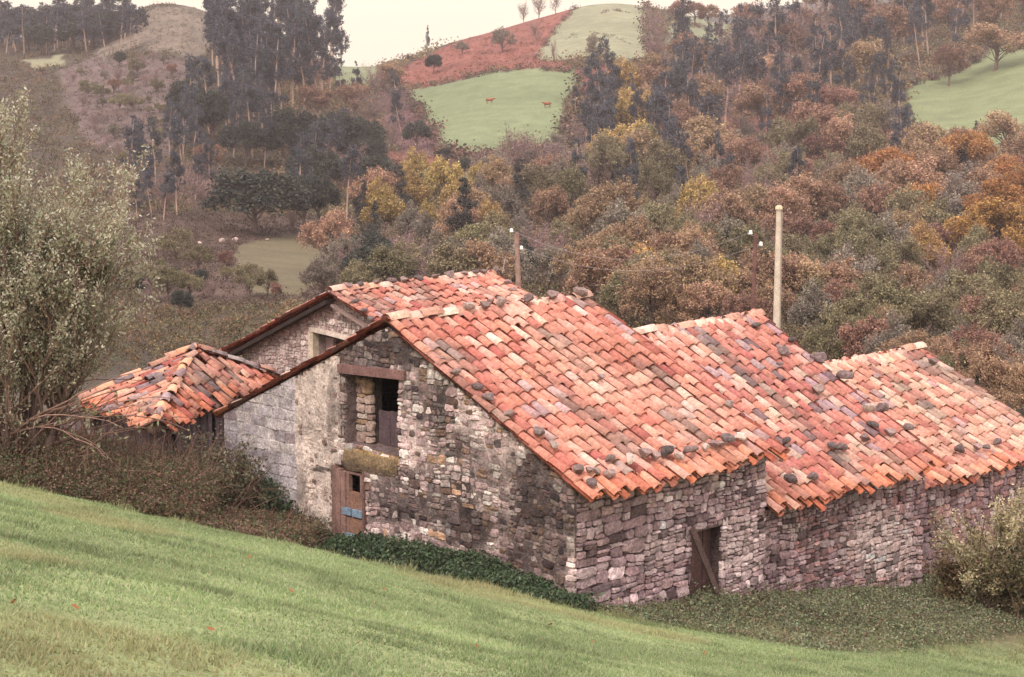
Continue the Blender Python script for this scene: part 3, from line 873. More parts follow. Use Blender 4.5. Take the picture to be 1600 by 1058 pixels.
# ---- pyramid-roofed shed at the left
def shed():
    root = tag(empty("tiled_shed", tuple(at(285, 690, 39.0))), "dark plank shed with a mossy tiled pyramid roof left of the barns", "shed")
    zz = slope_of(667) * 35.2
    N = at(239, 667, 35.2)
    Rr = at(440, 594, zz / slope_of(594)); Lf = at(128, 629, zz / slope_of(629))
    Bk = Lf + Rr - N
    C = (Lf + Rr) / 2
    ap = at(306, 546, C[1]); 
    rb = MB(); db = MB(); hips = MB()
    P = [N, Rr, Bk, Lf]
    for i in range(4):
        p, q = P[i], P[(i + 1) % 4]
        eu = unit(q - p); Lu = np.linalg.norm(q - p)
        t = np.dot(ap - p, eu); foot = p + eu * t
        ed = unit(foot - ap); Ld = np.linalg.norm(foot - ap)
        O = ap - eu * t
        keep = lambda u, s, t=t, Lu=Lu, Ld=Ld: (u > t * (1 - s / Ld) - .03) & (u < t + (Lu - t) * s / Ld + .03)
        sag = lambda u, s: -.05 + .07 * (vnoise(u, s, .8, 77) - .5)
        roof_slope(rb, O, eu, ed, Lu, Ld, "shed", keep=keep, sp=.25, course=.32, skip=.025, sag=sag, jit=1.8, seed_shift=20 + i)
        db.add([ap - Z * .07, p - Z * .07, q - Z * .07, ap - Z * .14, p - Z * .14, q - Z * .14], [(0, 1, 2), (5, 4, 3)], (.08, .055, .045))
        db.add([p - Z * .07, q - Z * .07, q - Z * .14, p - Z * .14], [(0, 1, 2, 3)], (.10, .07, .055))
        d = unit(p - ap); sd_ = unit(np.cross(d, Z)); Lh = np.linalg.norm(p - ap)
        n = int(Lh / .36)
        tile_mesh(hips, ap + Z * .03, sd_, d, unit(np.cross(sd_, d)) if np.cross(sd_, d)[2] > 0 else -unit(np.cross(sd_, d)), np.zeros(n), np.arange(n) * Lh / n,
                  pal([(.62, .33, .2), (.25, .18, .17), (.42, .24, .18), (.3, .24, .23)], n, .12), L=.45, r0=.10, r1=.125, jit=2.2, lift=.03)
    roof = rb.build("roof", M_TILE, root)
    db.build("roof_boards", M_WOOD, roof); hips.build("hip_tiles", M_TILE, roof)
    inn = lambda p: C + (p - C) * .86
    wm = MB()
    for i in range(4):
        p, q = inn(P[i]), inn(P[(i + 1) % 4]); eu = unit(q - p); L = np.linalg.norm(q - p); en = unit(np.cross(eu, Z))
        n = int(L / .17)
        for k in range(n):
            if rng.random() < .05: continue
            box(wm, p, eu, Z, en, (k * L / n + .005, -2.4, -.02), ((k + 1) * L / n - .008, -.08, rng.uniform(.0, .02)), np.array([.11, .085, .095]) * rng.uniform(.6, 1.5))
    wm.build("plank_wall", M_WOOD, root)
    for p in P:
        m = MB(); pp = C + (p - C) * .9
        tube(m, [pp - Z * 2.6, pp - Z * .05], [.08, .075], 6, (.10, .08, .075)); m.build("corner_post", M_WOOD, root)
    settle(root)
    # old plank fence panel running on to the left
    f = tag(empty("plank_fence", tuple(at(90, 690, 38))), "grey upright plank fence between the shed and the leafy tree", "fence")
    m = MB(); p, q = at(78, 640, 38.6), at(128, 642, 38.2); eu = unit(q - p); L = np.linalg.norm(q - p)
    for k in range(6):
        h = rng.uniform(-.05, .08)
        box(m, p, eu, Z, unit(np.cross(eu, Z)), (k * L / 6, -1.2, 0), ((k + 1) * L / 6 - .02, h, .03), np.array([.26, .20, .20]) * rng.uniform(.6, 1.2))
    m.build("plank_panel", M_WOOD, f)
    m = MB(); box(m, p, eu, Z, unit(np.cross(eu, Z)), (-.05, -.25, -.05), (L + .05, -.15, -.003), (.18, .13, .12)); m.build("fence_rail", M_WOOD, f)
    settle(f)
shed()

# ------------------------------------------------------------------ stones that weigh the tiles down
def make_rock(seed, flat):
    import bmesh
    bm = bmesh.new(); bmesh.ops.create_icosphere(bm, subdivisions=2, radius=.5)
    r2 = np.random.default_rng(seed)
    cuts = [(unit(r2.normal(size=3)), r2.uniform(.22, .38)) for _ in range(12)]
    for v in bm.verts:
        p = np.array(v.co)
        for nrm, d in cuts:
            e = p @ nrm - d
            if e > 0: p = p - nrm * e * .92
        p = p * np.array([1, .8, flat]) + r2.normal(0, .008, 3)
        v.co = p
    me = bpy.data.meshes.new("roof_stone"); bm.to_mesh(me); bm.free()
    a = me.attributes.new("col", 'FLOAT_COLOR', 'FACE')
    base = [(.25, .18, .165), (.16, .12, .115), (.40, .32, .28), (.11, .088, .085)][seed % 4]
    c = np.concatenate([np.array(base) * r2.uniform(.85, 1.15, (len(me.polygons), 1)), np.ones((len(me.polygons), 1))], 1)
    a.data.foreach_set("color", c.astype(np.float32).ravel())
    me.materials.append(M_ROCK)
    return me
ROCKS = [make_rock(i, f) for i, f in enumerate((.8, .66, .72, .6, .75, .58, .85, .65))]
def roof_stone(px, py, plane, size, label, group, tint=None):
    O, en, dn, Ld = plane
    P = hit(px, py + size * .15, O + en * .10, en)
    dist = P[1]
    s = size / FPX * dist * 1.18
    me = ROCKS[tint if tint is not None else rng.integers(len(ROCKS))]
    o = bpy.data.objects.new("roof_stone", me); COL.objects.link(o)
    o.location = tuple(P + en * s * .17)
    o.scale = (s, s * rng.uniform(.9, 1.15), s * rng.uniform(.85, 1.1))
    o.rotation_euler = (rng.normal(0, .15) + .25 * en[1] * -1, .25 * en[0], rng.uniform(0, 6.28))
    tag(o, label, "stone", group)

def ridge_stone(px, py, a_range, b, z, size, label, group, tint=None):
    P = hit(px, py + size * .2, G(0, b, z), Vv)
    o = bpy.data.objects.new("roof_stone", ROCKS[tint if tint is not None else rng.integers(len(ROCKS))]); COL.objects.link(o)
    s = size / FPX * P[1] * 1.15
    P[2] = z + s * .17
    o.location = tuple(P); o.scale = (s, s, s * .9); o.rotation_euler = (rng.normal(0, .15), rng.normal(0, .15), rng.uniform(0, 6.28))
    tag(o, label, "stone", group)

g = "stones along the largest barn's ridge"
for i, (x, y, s) in enumerate([(731, 496, 24), (756, 492, 22), (782, 485, 26), (765, 479, 14), (826, 482, 26), (865, 476, 26), (905, 464, 28)]):
    lab = ["leftmost grey stone on the largest barn's ridge", "second grey stone from the left on the largest barn's ridge", "lumpy stone third from the left on the largest barn's ridge",
           "small stone just behind the third stone on the barn ridge", "dark flat stone halfway along the largest barn's ridge", "flat stone next to last on the largest barn's ridge", "biggest pale stone at the far tip of the barn ridge"][i]
    ridge_stone(x, y, None, .12 if i != 3 else -.2, ZR1 + .1, s, lab, g, [2, 0, 2, 0, 1, 0, 2][i])
g = "stones along the largest barn's near verge"
for i, (x, y, s) in enumerate([(712, 580, 20), (743, 604, 22), (763, 620, 22), (795, 645, 22), (841, 674, 28), (865, 695, 24), (690, 560, 13)]):
    lab = ["grey stone high on the tiled edge above the gable", "long dark stone second on the tiled gable edge", "dark stone third down the tiled gable edge", "flat stone halfway down the tiled gable edge",
           "black-bottomed boulder low on the tiled gable edge", "pale stone below the black-bottomed boulder", "smallest stone highest on the tiled gable edge"][i]
    roof_stone(x, y, planes1[1], s, lab, g, [0, 1, 1, 0, 1, 2, 0][i])
g = "row of stones along the largest barn's eave"
eave = [(903, 731, 22), (918, 733, 15), (931, 735, 18), (951, 716, 22), (953, 739, 23), (925, 753, 20), (984, 717, 28), (1004, 706, 24), (1021, 711, 19), (1040, 705, 28), (1059, 712, 21), (1072, 703, 22),
        (1084, 700, 17), (1101, 699, 18), (1112, 693, 18), (1125, 693, 17), (1136, 684, 24), (1157, 683, 26), (1226, 689, 20)]
ordn = ["first", "second", "third", "fourth", "fifth", "sixth", "seventh", "eighth", "ninth", "tenth", "eleventh", "twelfth", "thirteenth", "fourteenth", "fifteenth", "sixteenth", "seventeenth", "eighteenth", "nineteenth",
        "twentieth", "twenty-first", "twenty-second", "twenty-third", "twenty-fourth", "twenty-fifth", "twenty-sixth", "twenty-seventh", "twenty-eighth", "twenty-ninth", "thirtieth"]
srt = sorted(range(len(eave)), key=lambda i: eave[i][0])
for k, i in enumerate(srt):
    x, y, s = eave[i]
    lab = "lone dark stone at the far end of the largest barn's eave" if x == 1226 else f"{ordn[k]} stone from the left in the row above the barn's eave"
    roof_stone(x, y, planes1[1], s * 1.05, lab, g, int([0, 0, 3, 2, 1, 0, 2][k % 7]))
roof_stone(938, 588, planes1[1], 15, "small mauve stone alone in the middle of the largest roof", None, 0)
roof_stone(1138, 632, planes1[1], 22, "flat grey slab lying low on the largest roof", None, 2)
for i, (x, y, s, lab) in enumerate([(1016, 554, 22, "brown stone beside the largest barn's far tiled edge"), (1179, 508, 18, "dark stone just below the middle barn's ridge end"), (1235, 531, 18, "black stone high on the middle barn's far edge"),
        (1222, 548, 26, "long dark stone below the middle barn's far edge"), (1278, 559, 30, "big boulder at the notch between middle and end barns"), (1315, 586, 32, "big dark boulder where the end barn's ridge begins"),
        (1274, 607, 26, "mauve slab in the middle of the middle barn's roof"), (1375, 637, 30, "dark wedge stone midway down the end of middle roof"), (1354, 637, 24, "pale round stone beside the dark wedge stone"),
        (1363, 663, 22, "black stone below the pale round stone"), (1387, 674, 22, "grey slab low on the middle barn's far edge"), (1415, 667, 22, "narrow dark stone low on the middle barn's far edge"),
        (1312, 698, 26, "brown stone low on the middle barn's roof"), (1349, 683, 20, "dark mauve stone low on the middle barn's roof"), (1235, 747, 24, "dark tilted stone over the broken eave corner"),
        (1267, 744, 24, "flat brown stone over the broken eave corner"), (1300, 695, 18, "small dark stone above the middle barn's eave"), (1216, 568, 14, "smallest dark stone high on the middle roof")]):
    roof_stone(x, y, planes2[1], s, lab, "stones scattered over the middle barn", int([1, 3, 3, 1, 1, 1, 0, 1, 2, 3, 0, 1, 1, 0, 3, 1, 3, 1][i]))
for i, (x, y, s, lab) in enumerate([(1455, 564, 18, "flat stone near the end barn's ridge tip"), (1481, 578, 16, "pale stone on the end barn's skyline edge"), (1511, 597, 24, "round boulder on the end barn's skyline edge"),
        (1368, 587, 16, "grey stone just below the end barn's ridge"), (1557, 690, 22, "black stone low on the end barn near the photo edge"), (1524, 697, 18, "mauve stone low on the end barn"),
        (1499, 701, 22, "long dark stone low on the end barn by the middle roof"), (1541, 698, 16, "dark small stone between two stones above the end eave")]):
    roof_stone(x, y, planes3[1], s, lab, "stones scattered over the end barn", int([0, 2, 0, 0, 1, 0, 1, 1][i]))
rid4 = [(545, 456), (564, 454), (588, 454), (611, 453), (632, 450), (656, 449), (680, 447), (703, 443), (724, 440), (741, 436), (754, 433), (775, 431)]
for k, (x, y) in enumerate(rid4):
    ridge_stone(x, y, None, B4 + .05, ZR4 + .1, rng.uniform(15, 21), f"{ordn[k]} stone from the left along the farmhouse ridge", "stones along the farmhouse ridge", int([0, 3, 0, 1][k % 4]))
for x, y, lab in ((555, 471, "dark stone highest on the farmhouse's near tiled edge"), (567, 485, "dark stone second down the farmhouse's near edge"), (580, 498, "dark stone lowest on the farmhouse's near edge")):
    roof_stone(x, y, planes4[1], 15, lab, "stones on the farmhouse's near edge", 3)
for x, y, lab in ((792, 441, "dark stone high on the farmhouse's far edge"), (803, 452, "grey stone lower on the farmhouse's far edge")):
    roof_stone(x, y, planes4[1], 14, lab, "stones on the farmhouse's far edge", 0)

# ------------------------------------------------------------------ trees: one mesh of each sort, then copies
def blob_leaves(mb, centers, radii, n_per, size, colors, aspect=.6, shell=.45, up=.2, hang=None, flat=1.0, clump=26, clump_sig=.16):
    for c, r in zip(centers, radii):
        n = int(n_per * 1.7 * r * r) + 8
        nc = max(3, n // clump)
        q = rand_unit(nc) * (shell + (1 - shell) * rng.random((nc, 1)) ** .6)
        q[:, 2] *= flat
        cc = np.asarray(c) + q * r
        k = rng.integers(nc, size=n)
        pos = cc[k] + rng.normal(0, clump_sig * r + .02, (n, 3))
        cj = rng.uniform(.72, 1.28, nc)[k]
        leaves(mb, pos, rng.uniform(.6, 1.2, n) * size * .88, aspect, np.clip(pal(colors, n, .14) * cj[:, None], .004, .9), up, hang)

def wander(p0, d, L, n, bend, lift=0.0):
    pts = [np.asarray(p0, float)]; d = unit(d)
    for i in range(n):
        d = unit(d + rng.normal(0, bend, 3) + np.array([0, 0, lift]))
        pts.append(pts[-1] + d * L / n)
    return np.array(pts)

def proto_eucalyptus(k):
    H = 17.0; tr = MB(); cr = MB()
    stem = wander((0, 0, -.6), (rng.normal(0, .05), rng.normal(0, .05), 1), H * .95, 9, .035, .05)
    tube(tr, stem, np.linspace(.24, .05, 10), 6, (.40, .29, .235))
    C, R = [], []
    lo = [.42, .5, .36, .55][k % 4]
    for i in range(15):
        t = rng.uniform(lo, 1.0); p = stem[min(9, int(t * 9))] * 1.0
        rad = 2.1 * (1.15 - t) + .45
        a = rng.uniform(0, 6.28)
        q = p + np.array([cos(a) * rad, sin(a) * rad, rng.uniform(-.2, 1.1)])
        tube(tr, [p - Z * .9, (p + q) / 2 - Z * .1, q], [.06, .045, .015], 3, (.30, .21, .18), False)
        C.append(q); R.append(rng.uniform(.8, 1.35))
    C.append(stem[-1]); R.append(.95)
    blob_leaves(cr, C, R, 150, .42, [(.075, .086, .108), (.058, .066, .085), (.095, .105, .118), (.125, .125, .13)], .45, .3, .1, (0, 0, -.5))
    return tr, cr, H
def proto_round(cols, H=9.0, wide=1.0, dens=150, leaf=.36, twiggy=.0, lowbase=.28, flat=.85, nb=22):
    tr = MB(); cr = MB()
    stem = wander((0, 0, -.6), (rng.normal(0, .08), rng.normal(0, .08), 1), H * .55, 5, .08, .1)
    tube(tr, stem, np.linspace(.26, .12, 6), 6, (.16, .115, .10))
    C, R = [], []
    for i in range(nb):
        v = rand_unit(1)[0]; v[2] = abs(v[2]) * 1.1 - .35
        p = np.array([v[0] * H * .33 * wide, v[1] * H * .33 * wide, H * (.56 + .36 * v[2])])
        p *= np.array([1, 1, 1]) * rng.uniform(.85, 1.08)
        p[2] = max(p[2], H * lowbase)
        b = stem[rng.integers(2, 6)]
        tube(tr, [b, (b + p) / 2 + Z * .2 * rng.normal(), p], [.10, .06, .02], 3, (.17, .12, .105), False)
        C.append(p); R.append(H * rng.uniform(.10, .17))
        if twiggy:
            for _ in range(int(14 * twiggy)):
                d = unit(v + rng.normal(0, .6, 3) + Z * .4); tube(tr, wander(p - d * .4, d, H * rng.uniform(.1, .2), 2, .15), [.028, .02, .008], 3, (.23, .165, .16), False)
    blob_leaves(cr, C, R, dens, leaf, cols, .62, .4, .3, None, flat)
    return tr, cr, H
def proto_bare(cols, H=9.0):
    tr = MB(); cr = MB()
    stem = wander((0, 0, -.6), (0, 0, 1), H * .5, 4, .07, .1)
    tube(tr, stem, np.linspace(.2, .1, 5), 6, (.20, .15, .14))
    for i in range(22):
        b = stem[rng.integers(1, 5)]; a = rng.uniform(0, 6.28)
        d = unit((cos(a), sin(a), rng.uniform(.5, 1.6)))
        br = wander(b, d, H * rng.uniform(.3, .52), 4, .12, .12)
        tube(tr, br, [.085, .06, .045, .03, .012], 3, (.21, .155, .145), False)
        for _ in range(16):
            p = br[rng.integers(1, 5)]; d2 = unit(d + rng.normal(0, .55, 3) + Z * .35)
            tube(tr, wander(p, d2, H * rng.uniform(.08, .2), 2, .15), [.028, .02, .008], 3, (.25, .18, .175), False)
        n = 60
        leaves(cr, br[rng.integers(2, 5, n)] + rng.normal(0, H * .05, (n, 3)), rng.uniform(.2, .5, n), .28, pal(cols, n), 0)
    return tr, cr, H
def proto_cone(cols, H=12.0, w=.19):
    tr = MB(); cr = MB()
    stem = wander((0, 0, -.6), (0, 0, 1), H, 6, .015, .1); tube(tr, stem, np.linspace(.2, .03, 7), 6, (.17, .12, .11))
    C, R = [], []
    for i in range(26):
        t = rng.random() ** .8; rad = H * w * (1 - t) ** .75 * rng.uniform(.55, 1); a = rng.uniform(0, 6.28)
        C.append((cos(a) * rad, sin(a) * rad, H * (.12 + .86 * t))); R.append(H * (.09 * (1 - t) + .04))
    blob_leaves(cr, C, R, 190, .34, cols, .45, .2, .2)
    return tr, cr, H

RUS = [(0.243, 0.146, 0.113), (0.305, 0.175, 0.12), (0.192, 0.124, 0.107), (0.357, 0.233, 0.15)]
TAN = [(0.362, 0.25, 0.157), (0.295, 0.192, 0.126), (0.429, 0.31, 0.187), (0.255, 0.165, 0.12)]
ORA = [(0.432, 0.228, 0.084), (0.504, 0.288, 0.096), (0.336, 0.168, 0.072), (0.288, 0.156, 0.084)]
YEL = [(0.476, 0.344, 0.127), (0.397, 0.277, 0.127), (0.317, 0.212, 0.113), (0.555, 0.409, 0.164)]
OLI = [(0.189, 0.174, 0.1), (0.242, 0.22, 0.127), (0.151, 0.136, 0.085), (0.288, 0.242, 0.149)]
GRY = [(0.243, 0.22, 0.171), (0.179, 0.162, 0.135), (0.308, 0.276, 0.213), (0.212, 0.17, 0.142)]
DRK = [(0.053, 0.063, 0.06), (0.075, 0.083, 0.067), (0.045, 0.053, 0.054), (0.105, 0.105, 0.075)]
PUR = [(0.288, 0.197, 0.171), (0.219, 0.148, 0.136), (0.355, 0.247, 0.207)]
RED = [(.30, .07, .05), (.24, .06, .05), (.2, .08, .06)]
SORTS = {}
def sort(key, name, desc, gens): SORTS[key] = dict(name=name, desc=desc, protos=gens)
sort('euc', 'eucalyptus_tree', 'slim pale-trunked blue-green eucalyptus', [proto_eucalyptus(k) for k in range(4)])
sort('rus', 'autumn_tree', 'russet-brown leafy tree', [proto_round(RUS, 9, 1.0, 150, .36, .3), proto_round(RUS, 10, .8, 130, .36, .5)])
sort('tan', 'autumn_tree', 'tan-leaved rounded tree', [proto_round(TAN, 9, 1.0, 170, .34, .2), proto_round(TAN, 9, 1.15, 140, .34, .5)])
sort('ora', 'autumn_tree', 'bright orange-leaved tree', [proto_round(ORA, 11, 1.0, 190, .36, .1), proto_round(ORA, 10, 1.1, 170, .36, .1)])
sort('yel', 'autumn_tree', 'dull yellow-leaved tree', [proto_round(YEL, 9, .8, 160, .34, .3), proto_round(YEL, 10, .65, 170, .34, .1)])
sort('oli', 'leafy_tree', 'olive-green bushy tree', [proto_round(OLI, 8, 1.2, 190, .32, .2, .15), proto_round(OLI, 9, 1.05, 170, .34, .2, .15)])
sort('gry', 'leafy_tree', 'grey-green feathery tree', [proto_round(GRY, 9, 1.0, 150, .34, .5, .15), proto_round(GRY, 10, .8, 150, .32, .5)])
sort('drk', 'evergreen_tree', 'dark green dense tree', [proto_round(DRK, 9, 1.0, 230, .36, 0, .12), proto_round(DRK, 11, .8, 220, .36, 0, .12)])
sort('bar', 'bare_tree', 'bare purplish-grey twiggy tree', [proto_bare(PUR, 9), proto_bare(PUR, 10)])
sort('con', 'conifer_tree', 'grey-green pointed conical tree', [proto_cone([(.085, .085, .08), (.06, .062, .062), (.11, .105, .095)], 12)])
sort('red', 'autumn_tree', 'small dark red tree', [proto_round(RED, 6, .9, 220, .3, .2, .15)])

for S in SORTS.values():
    S['mesh'] = []
    for tr, cr, H in S['protos']:
        t = tr.build("trunk", M_BARK); c = cr.build("crown", M_TREE)
        S['mesh'].append((t.data, c.data, H))
        bpy.data.objects.remove(t); bpy.data.objects.remove(c)
PLANTED = []
def plant(px, py, hpx, key, zone, wide=1.0, label=None, y0=60, variant=None):
    S = SORTS[key]
    P = ground_at_px(px, py, y0)
    v = rng.integers(len(S['mesh'])) if variant is None else variant
    tm, cm, H = S['mesh'][v]
    h = hpx / FPX * P[1]; k = h / H
    root = empty(S['name'], tuple(P - Z * .1)); root.rotation_euler = (rng.normal(0, .03), rng.normal(0, .03), rng.uniform(0, 6.28))
    kw = k * wide * rng.uniform(.9, 1.12)
    root.scale = (kw, kw, k)
    link("trunk", tm, M_BARK, root); link("crown", cm, M_TREE, root)
    PLANTED.append((px, py, hpx, key, zone, root, label))
def fill(zone, poly, n, mixw, hr, y0=60, wide=1.0):
    poly = np.array(poly, float); keys = list(mixw); wt = np.array([mixw[k] for k in keys], float); wt /= wt.sum()
    lo, hi = poly.min(0), poly.max(0); got = []; tries = 0
    area = (hi[0] - lo[0]) * (hi[1] - lo[1])
    sep = 1.25 * math.sqrt(area / max(n, 1)) * .62
    while len(got) < n and tries < 8000:
        tries += 1
        p = rng.uniform(lo, hi)
        if not inpoly(np.array([p[0]]), np.array([p[1]]), poly)[0]: continue
        if any(((p[0] - q[0])) ** 2 + ((p[1] - q[1]) * 1.6) ** 2 < sep ** 2 for q in got):
            if tries % 40 == 0: sep *= .95
            continue
        got.append(p)
        key = keys[rng.choice(len(keys), p=wt)]
        h = rng.uniform(*hr) * (1.25 if key == 'euc' else 1.0 if key != 'con' else 1.15)
        plant(p[0], p[1], h, key, zone, wide, None, y0)

fill("in the skyline wood at top left", [(-40, 60), (60, 52), (205, 46), (215, 78), (0, 92), (-40, 92)], 54, dict(euc=.7, drk=.3), (46, 66), 60, 1.35)
fill("in the tall stand on the left hilltop", [(330, 95), (400, 75), (522, 118), (528, 165), (440, 200), (330, 175)], 46, dict(euc=1), (95, 135))
fill("under the left hilltop stand", [(265, 185), (440, 190), (445, 265), (260, 265)], 24, dict(euc=.8, drk=.2), (72, 105))
fill("in the lower stand on the left hill", [(205, 265), (335, 275), (340, 345), (190, 345)], 20, dict(euc=.65, bar=.2, rus=.15), (62, 92))
fill("on the left hill's bare slope", [(110, 120), (260, 90), (300, 190), (230, 270), (150, 240)], 56, dict(drk=.1, oli=.25, bar=.45, gry=.15, rus=.05), (12, 32))
fill("in the gully between the two hills", [(445, 255), (600, 255), (600, 365), (470, 365)], 18, dict(euc=.4, drk=.4, bar=.2), (70, 110))
fill("left of the cow meadow", [(490, 145), (590, 150), (640, 190), (665, 240), (560, 250), (470, 220)], 17, dict(bar=.4, euc=.35, drk=.15, rus=.2), (45, 80))
fill("just behind the farmhouse", [(500, 420), (760, 420), (900, 430), (900, 475), (560, 480)], 28, dict(gry=.3, bar=.3, oli=.25, tan=.1, drk=.1), (70, 110))
fill("on the valley floor above the farmhouse", [(560, 330), (900, 300), (900, 405), (570, 405)], 36, dict(yel=.3, gry=.25, con=.12, oli=.15, tan=.1, rus=.1), (65, 112), 60, .85)
fill("in the wood beside the cow meadow", [(912, 180), (1080, 170), (1110, 300), (905, 300)], 46, dict(euc=.6, tan=.2, yel=.15, bar=.1), (70, 105))
fill("under the top meadows", [(1030, 110), (1130, 105), (1270, 60), (1400, 130), (1410, 215), (1060, 215)], 60, dict(euc=.62, rus=.2, tan=.1, bar=.1), (70, 112))
fill("along the top right edge", [(1250, 30), (1330, 0), (1640, -30), (1640, 40), (1530, 80), (1430, 110), (1300, 90)], 46, dict(euc=.7, rus=.2, bar=.1), (75, 105))
fill("halfway up the right slope", [(885, 300), (1110, 250), (1420, 225), (1450, 330), (900, 390)], 60, dict(rus=.2, oli=.2, gry=.14, bar=.14, tan=.15, euc=.32, con=.04), (62, 106), 60, .85)
fill("low on the right slope", [(900, 400), (1350, 350), (1600, 350), (1600, 470), (1230, 480), (900, 500)], 54, dict(tan=.30, oli=.24, rus=.2, gry=.14, yel=.06, bar=.08), (84, 128), 60, .9)
fill("at the right edge of the wood", [(1360, 270), (1620, 270), (1640, 410), (1400, 380)], 16, dict(ora=.6, tan=.3, rus=.1), (85, 125))
fill("just behind the end barns", [(1210, 490), (1620, 530), (1640, 680), (1300, 600)], 46, dict(oli=.38, gry=.22, rus=.15, tan=.25), (95, 140), 50, .95)
fill("on the near slope above the barn ridges", [(900, 470), (1200, 470), (1250, 570), (1000, 540)], 20, dict(tan=.45, oli=.3, rus=.15, yel=.1), (95, 135), 50)
fill("below the cow meadow", [(690, 252), (770, 246), (890, 230), (900, 285), (700, 285)], 15, dict(bar=.45, drk=.25, gry=.3), (24, 42))
fill("below the right-hand pasture", [(1420, 245), (1640, 265), (1640, 300), (1420, 290)], 8, dict(rus=.4, bar=.3, drk=.15, tan=.2), (50, 75))
fill("behind the big leafy tree", [(150, 420), (360, 400), (440, 470), (150, 520)], 26, dict(bar=.45, rus=.2, oli=.25, drk=.1), (28, 66))

# trees that stand out one by one
for a in [(402, 366, 118, 'drk', 1.5, "broad dark green oak standing alone over the valley meadow"),
          (668, 84, 44, 'con', .5, "thin dark conifer alone on the skyline of the cow hill"),
          (640, 98, 14, 'drk', 1, "tiny round bush on the notch of the skyline"),
          (608, 138, 44, 'tan', 1.2, "round tan tree at the upper left corner of the cow meadow"),
          (676, 116, 36, 'drk', 1, "dark round tree in the bracken above the cow meadow"), (722, 84, 22, 'gry', 1.2, "small grey tree in the upper bracken"),
          (786, 82, 42, 'gry', 1.1, "grey round tree in the middle of the bracken slope"), (838, 66, 38, 'bar', 1, "bare tree at the bracken's edge below the summit"),
          (818, 30, 34, 'bar', .9, "bare tree on the skyline left of the summit"), (842, 24, 40, 'bar', .9, "taller bare tree on the skyline left of the summit"), (868, 18, 32, 'bar', .8, "bare tree on the skyline nearest the summit"),
          (866, 98, 46, 'bar', .35, "thin pole-like bare tree at the foot of the summit meadow"), (928, 100, 52, 'gry', .6, "blue-grey slender tree at the foot of the summit meadow"), (948, 98, 30, 'bar', .4, "short bare sapling beside the blue-grey slender tree"),
          (900, 178, 46, 'euc', 1.3, "blue-green tree overhanging the right end of the cow meadow"),
          (1060, 36, 38, 'rus', 1, "first russet tree on the top meadow's ridge hedge"), (1085, 40, 44, 'rus', 1, "second russet tree on the top meadow's ridge hedge"), (1108, 44, 40, 'rus', 1, "third russet tree on the top meadow's ridge hedge"),
          (1165, 62, 66, 'rus', 1, "russet tree against the sky right of the top meadow"), (1212, 70, 72, 'bar', 1, "bare tree against the sky right of the top meadow"),
          (1025, 78, 84, 'bar', .7, "tall bare tree dividing the summit meadow from the top meadow"),
          (1482, 134, 74, 'rus', .9, "thin-leaved vase-shaped tree alone on the right-hand pasture"), (1553, 108, 74, 'tan', 1.6, "wide tan tree at the top of the right-hand pasture"),
          (1522, 238, 50, 'con', .9, "dark pointed tree at the foot of the right-hand pasture"), (1478, 252, 42, 'drk', .9, "dark small tree below the right-hand pasture"),
          (728, 425, 150, 'con', 1.15, "tall grey pointed tree rising above the farmhouse roof"), (1000, 510, 105, 'tan', 1.3, "wide tan tree just above the largest barn's ridge end"),
          (805, 275, 88, 'bar', 1.1, "big grey twiggy tree rising into the cow meadow from below"), (850, 285, 98, 'bar', 1.2, "tallest grey twiggy tree at the lower edge of the cow meadow"), (770, 290, 62, 'gry', 1.2, "grey-green tree left of the big twiggy trees below the meadow"),
          (1285, 250, 30, 'red', 1, "small crimson tree halfway up the right slope"), (1545, 430, 130, 'ora', 1.2, "largest orange tree at the right edge of the photo"), (1575, 340, 100, 'ora', 1.2, "golden orange tree under the right-hand pasture"),
          (430, 470, 34, 'rus', .8, "small rusty sapling in the valley meadow by the farmhouse"), (1385, 572, 46, 'rus', 1.3, "rusty round bush behind the notch of the end barn"),
          (900, 440, 70, 'drk', .9, "dark green tree just right of the brown pole"), (500, 470, 80, 'gry', .9, "grey tree left of the farmhouse ridge"), (640, 440, 90, 'bar', 1, "bare tree standing behind the farmhouse ridge"),
          (455, 362, 60, 'bar', .5, "slender bare tree at the right side of the broad oak"), (480, 108, 150, 'euc', 1.1, "tallest eucalyptus reaching out of the top of the photo"), (512, 112, 130, 'euc', 1.0, "tall eucalyptus at the right end of the left hilltop stand")]:
    plant(a[0], a[1], a[2], a[3], None, a[4], a[5])

from collections import defaultdict
byz = defaultdict(list)
for t in PLANTED:
    px, py, h, key, zone, root, lab = t
    if lab: tag(root, lab, "tree")
    else: byz[(zone, key)].append(t)
for t_ in ("thirty", "forty", "fifty", "sixty"):
    ordn += [t_ + "-" + k_ for k_ in ordn[:9]] + [{"thirty": "fortieth", "forty": "fiftieth", "fifty": "sixtieth", "sixty": "seventieth"}[t_]]
for (zone, key), L in byz.items():
    L.sort(key=lambda t: t[0])
    d = SORTS[key]['desc']
    for i, t in enumerate(L):
        if len(L) == 1: lab = f"only {d} {zone}"
        elif i == 0: lab = f"leftmost {d} {zone}"
        elif i == len(L) - 1: lab = f"rightmost {d} {zone}"
        else: lab = f"{ordn[i]} {d} from the left {zone}"
        tag(t[5], lab, "tree", "trees " + zone)
print("trees", len(PLANTED), {k: sum(1 for t in PLANTED if t[3] == k) for k in SORTS})

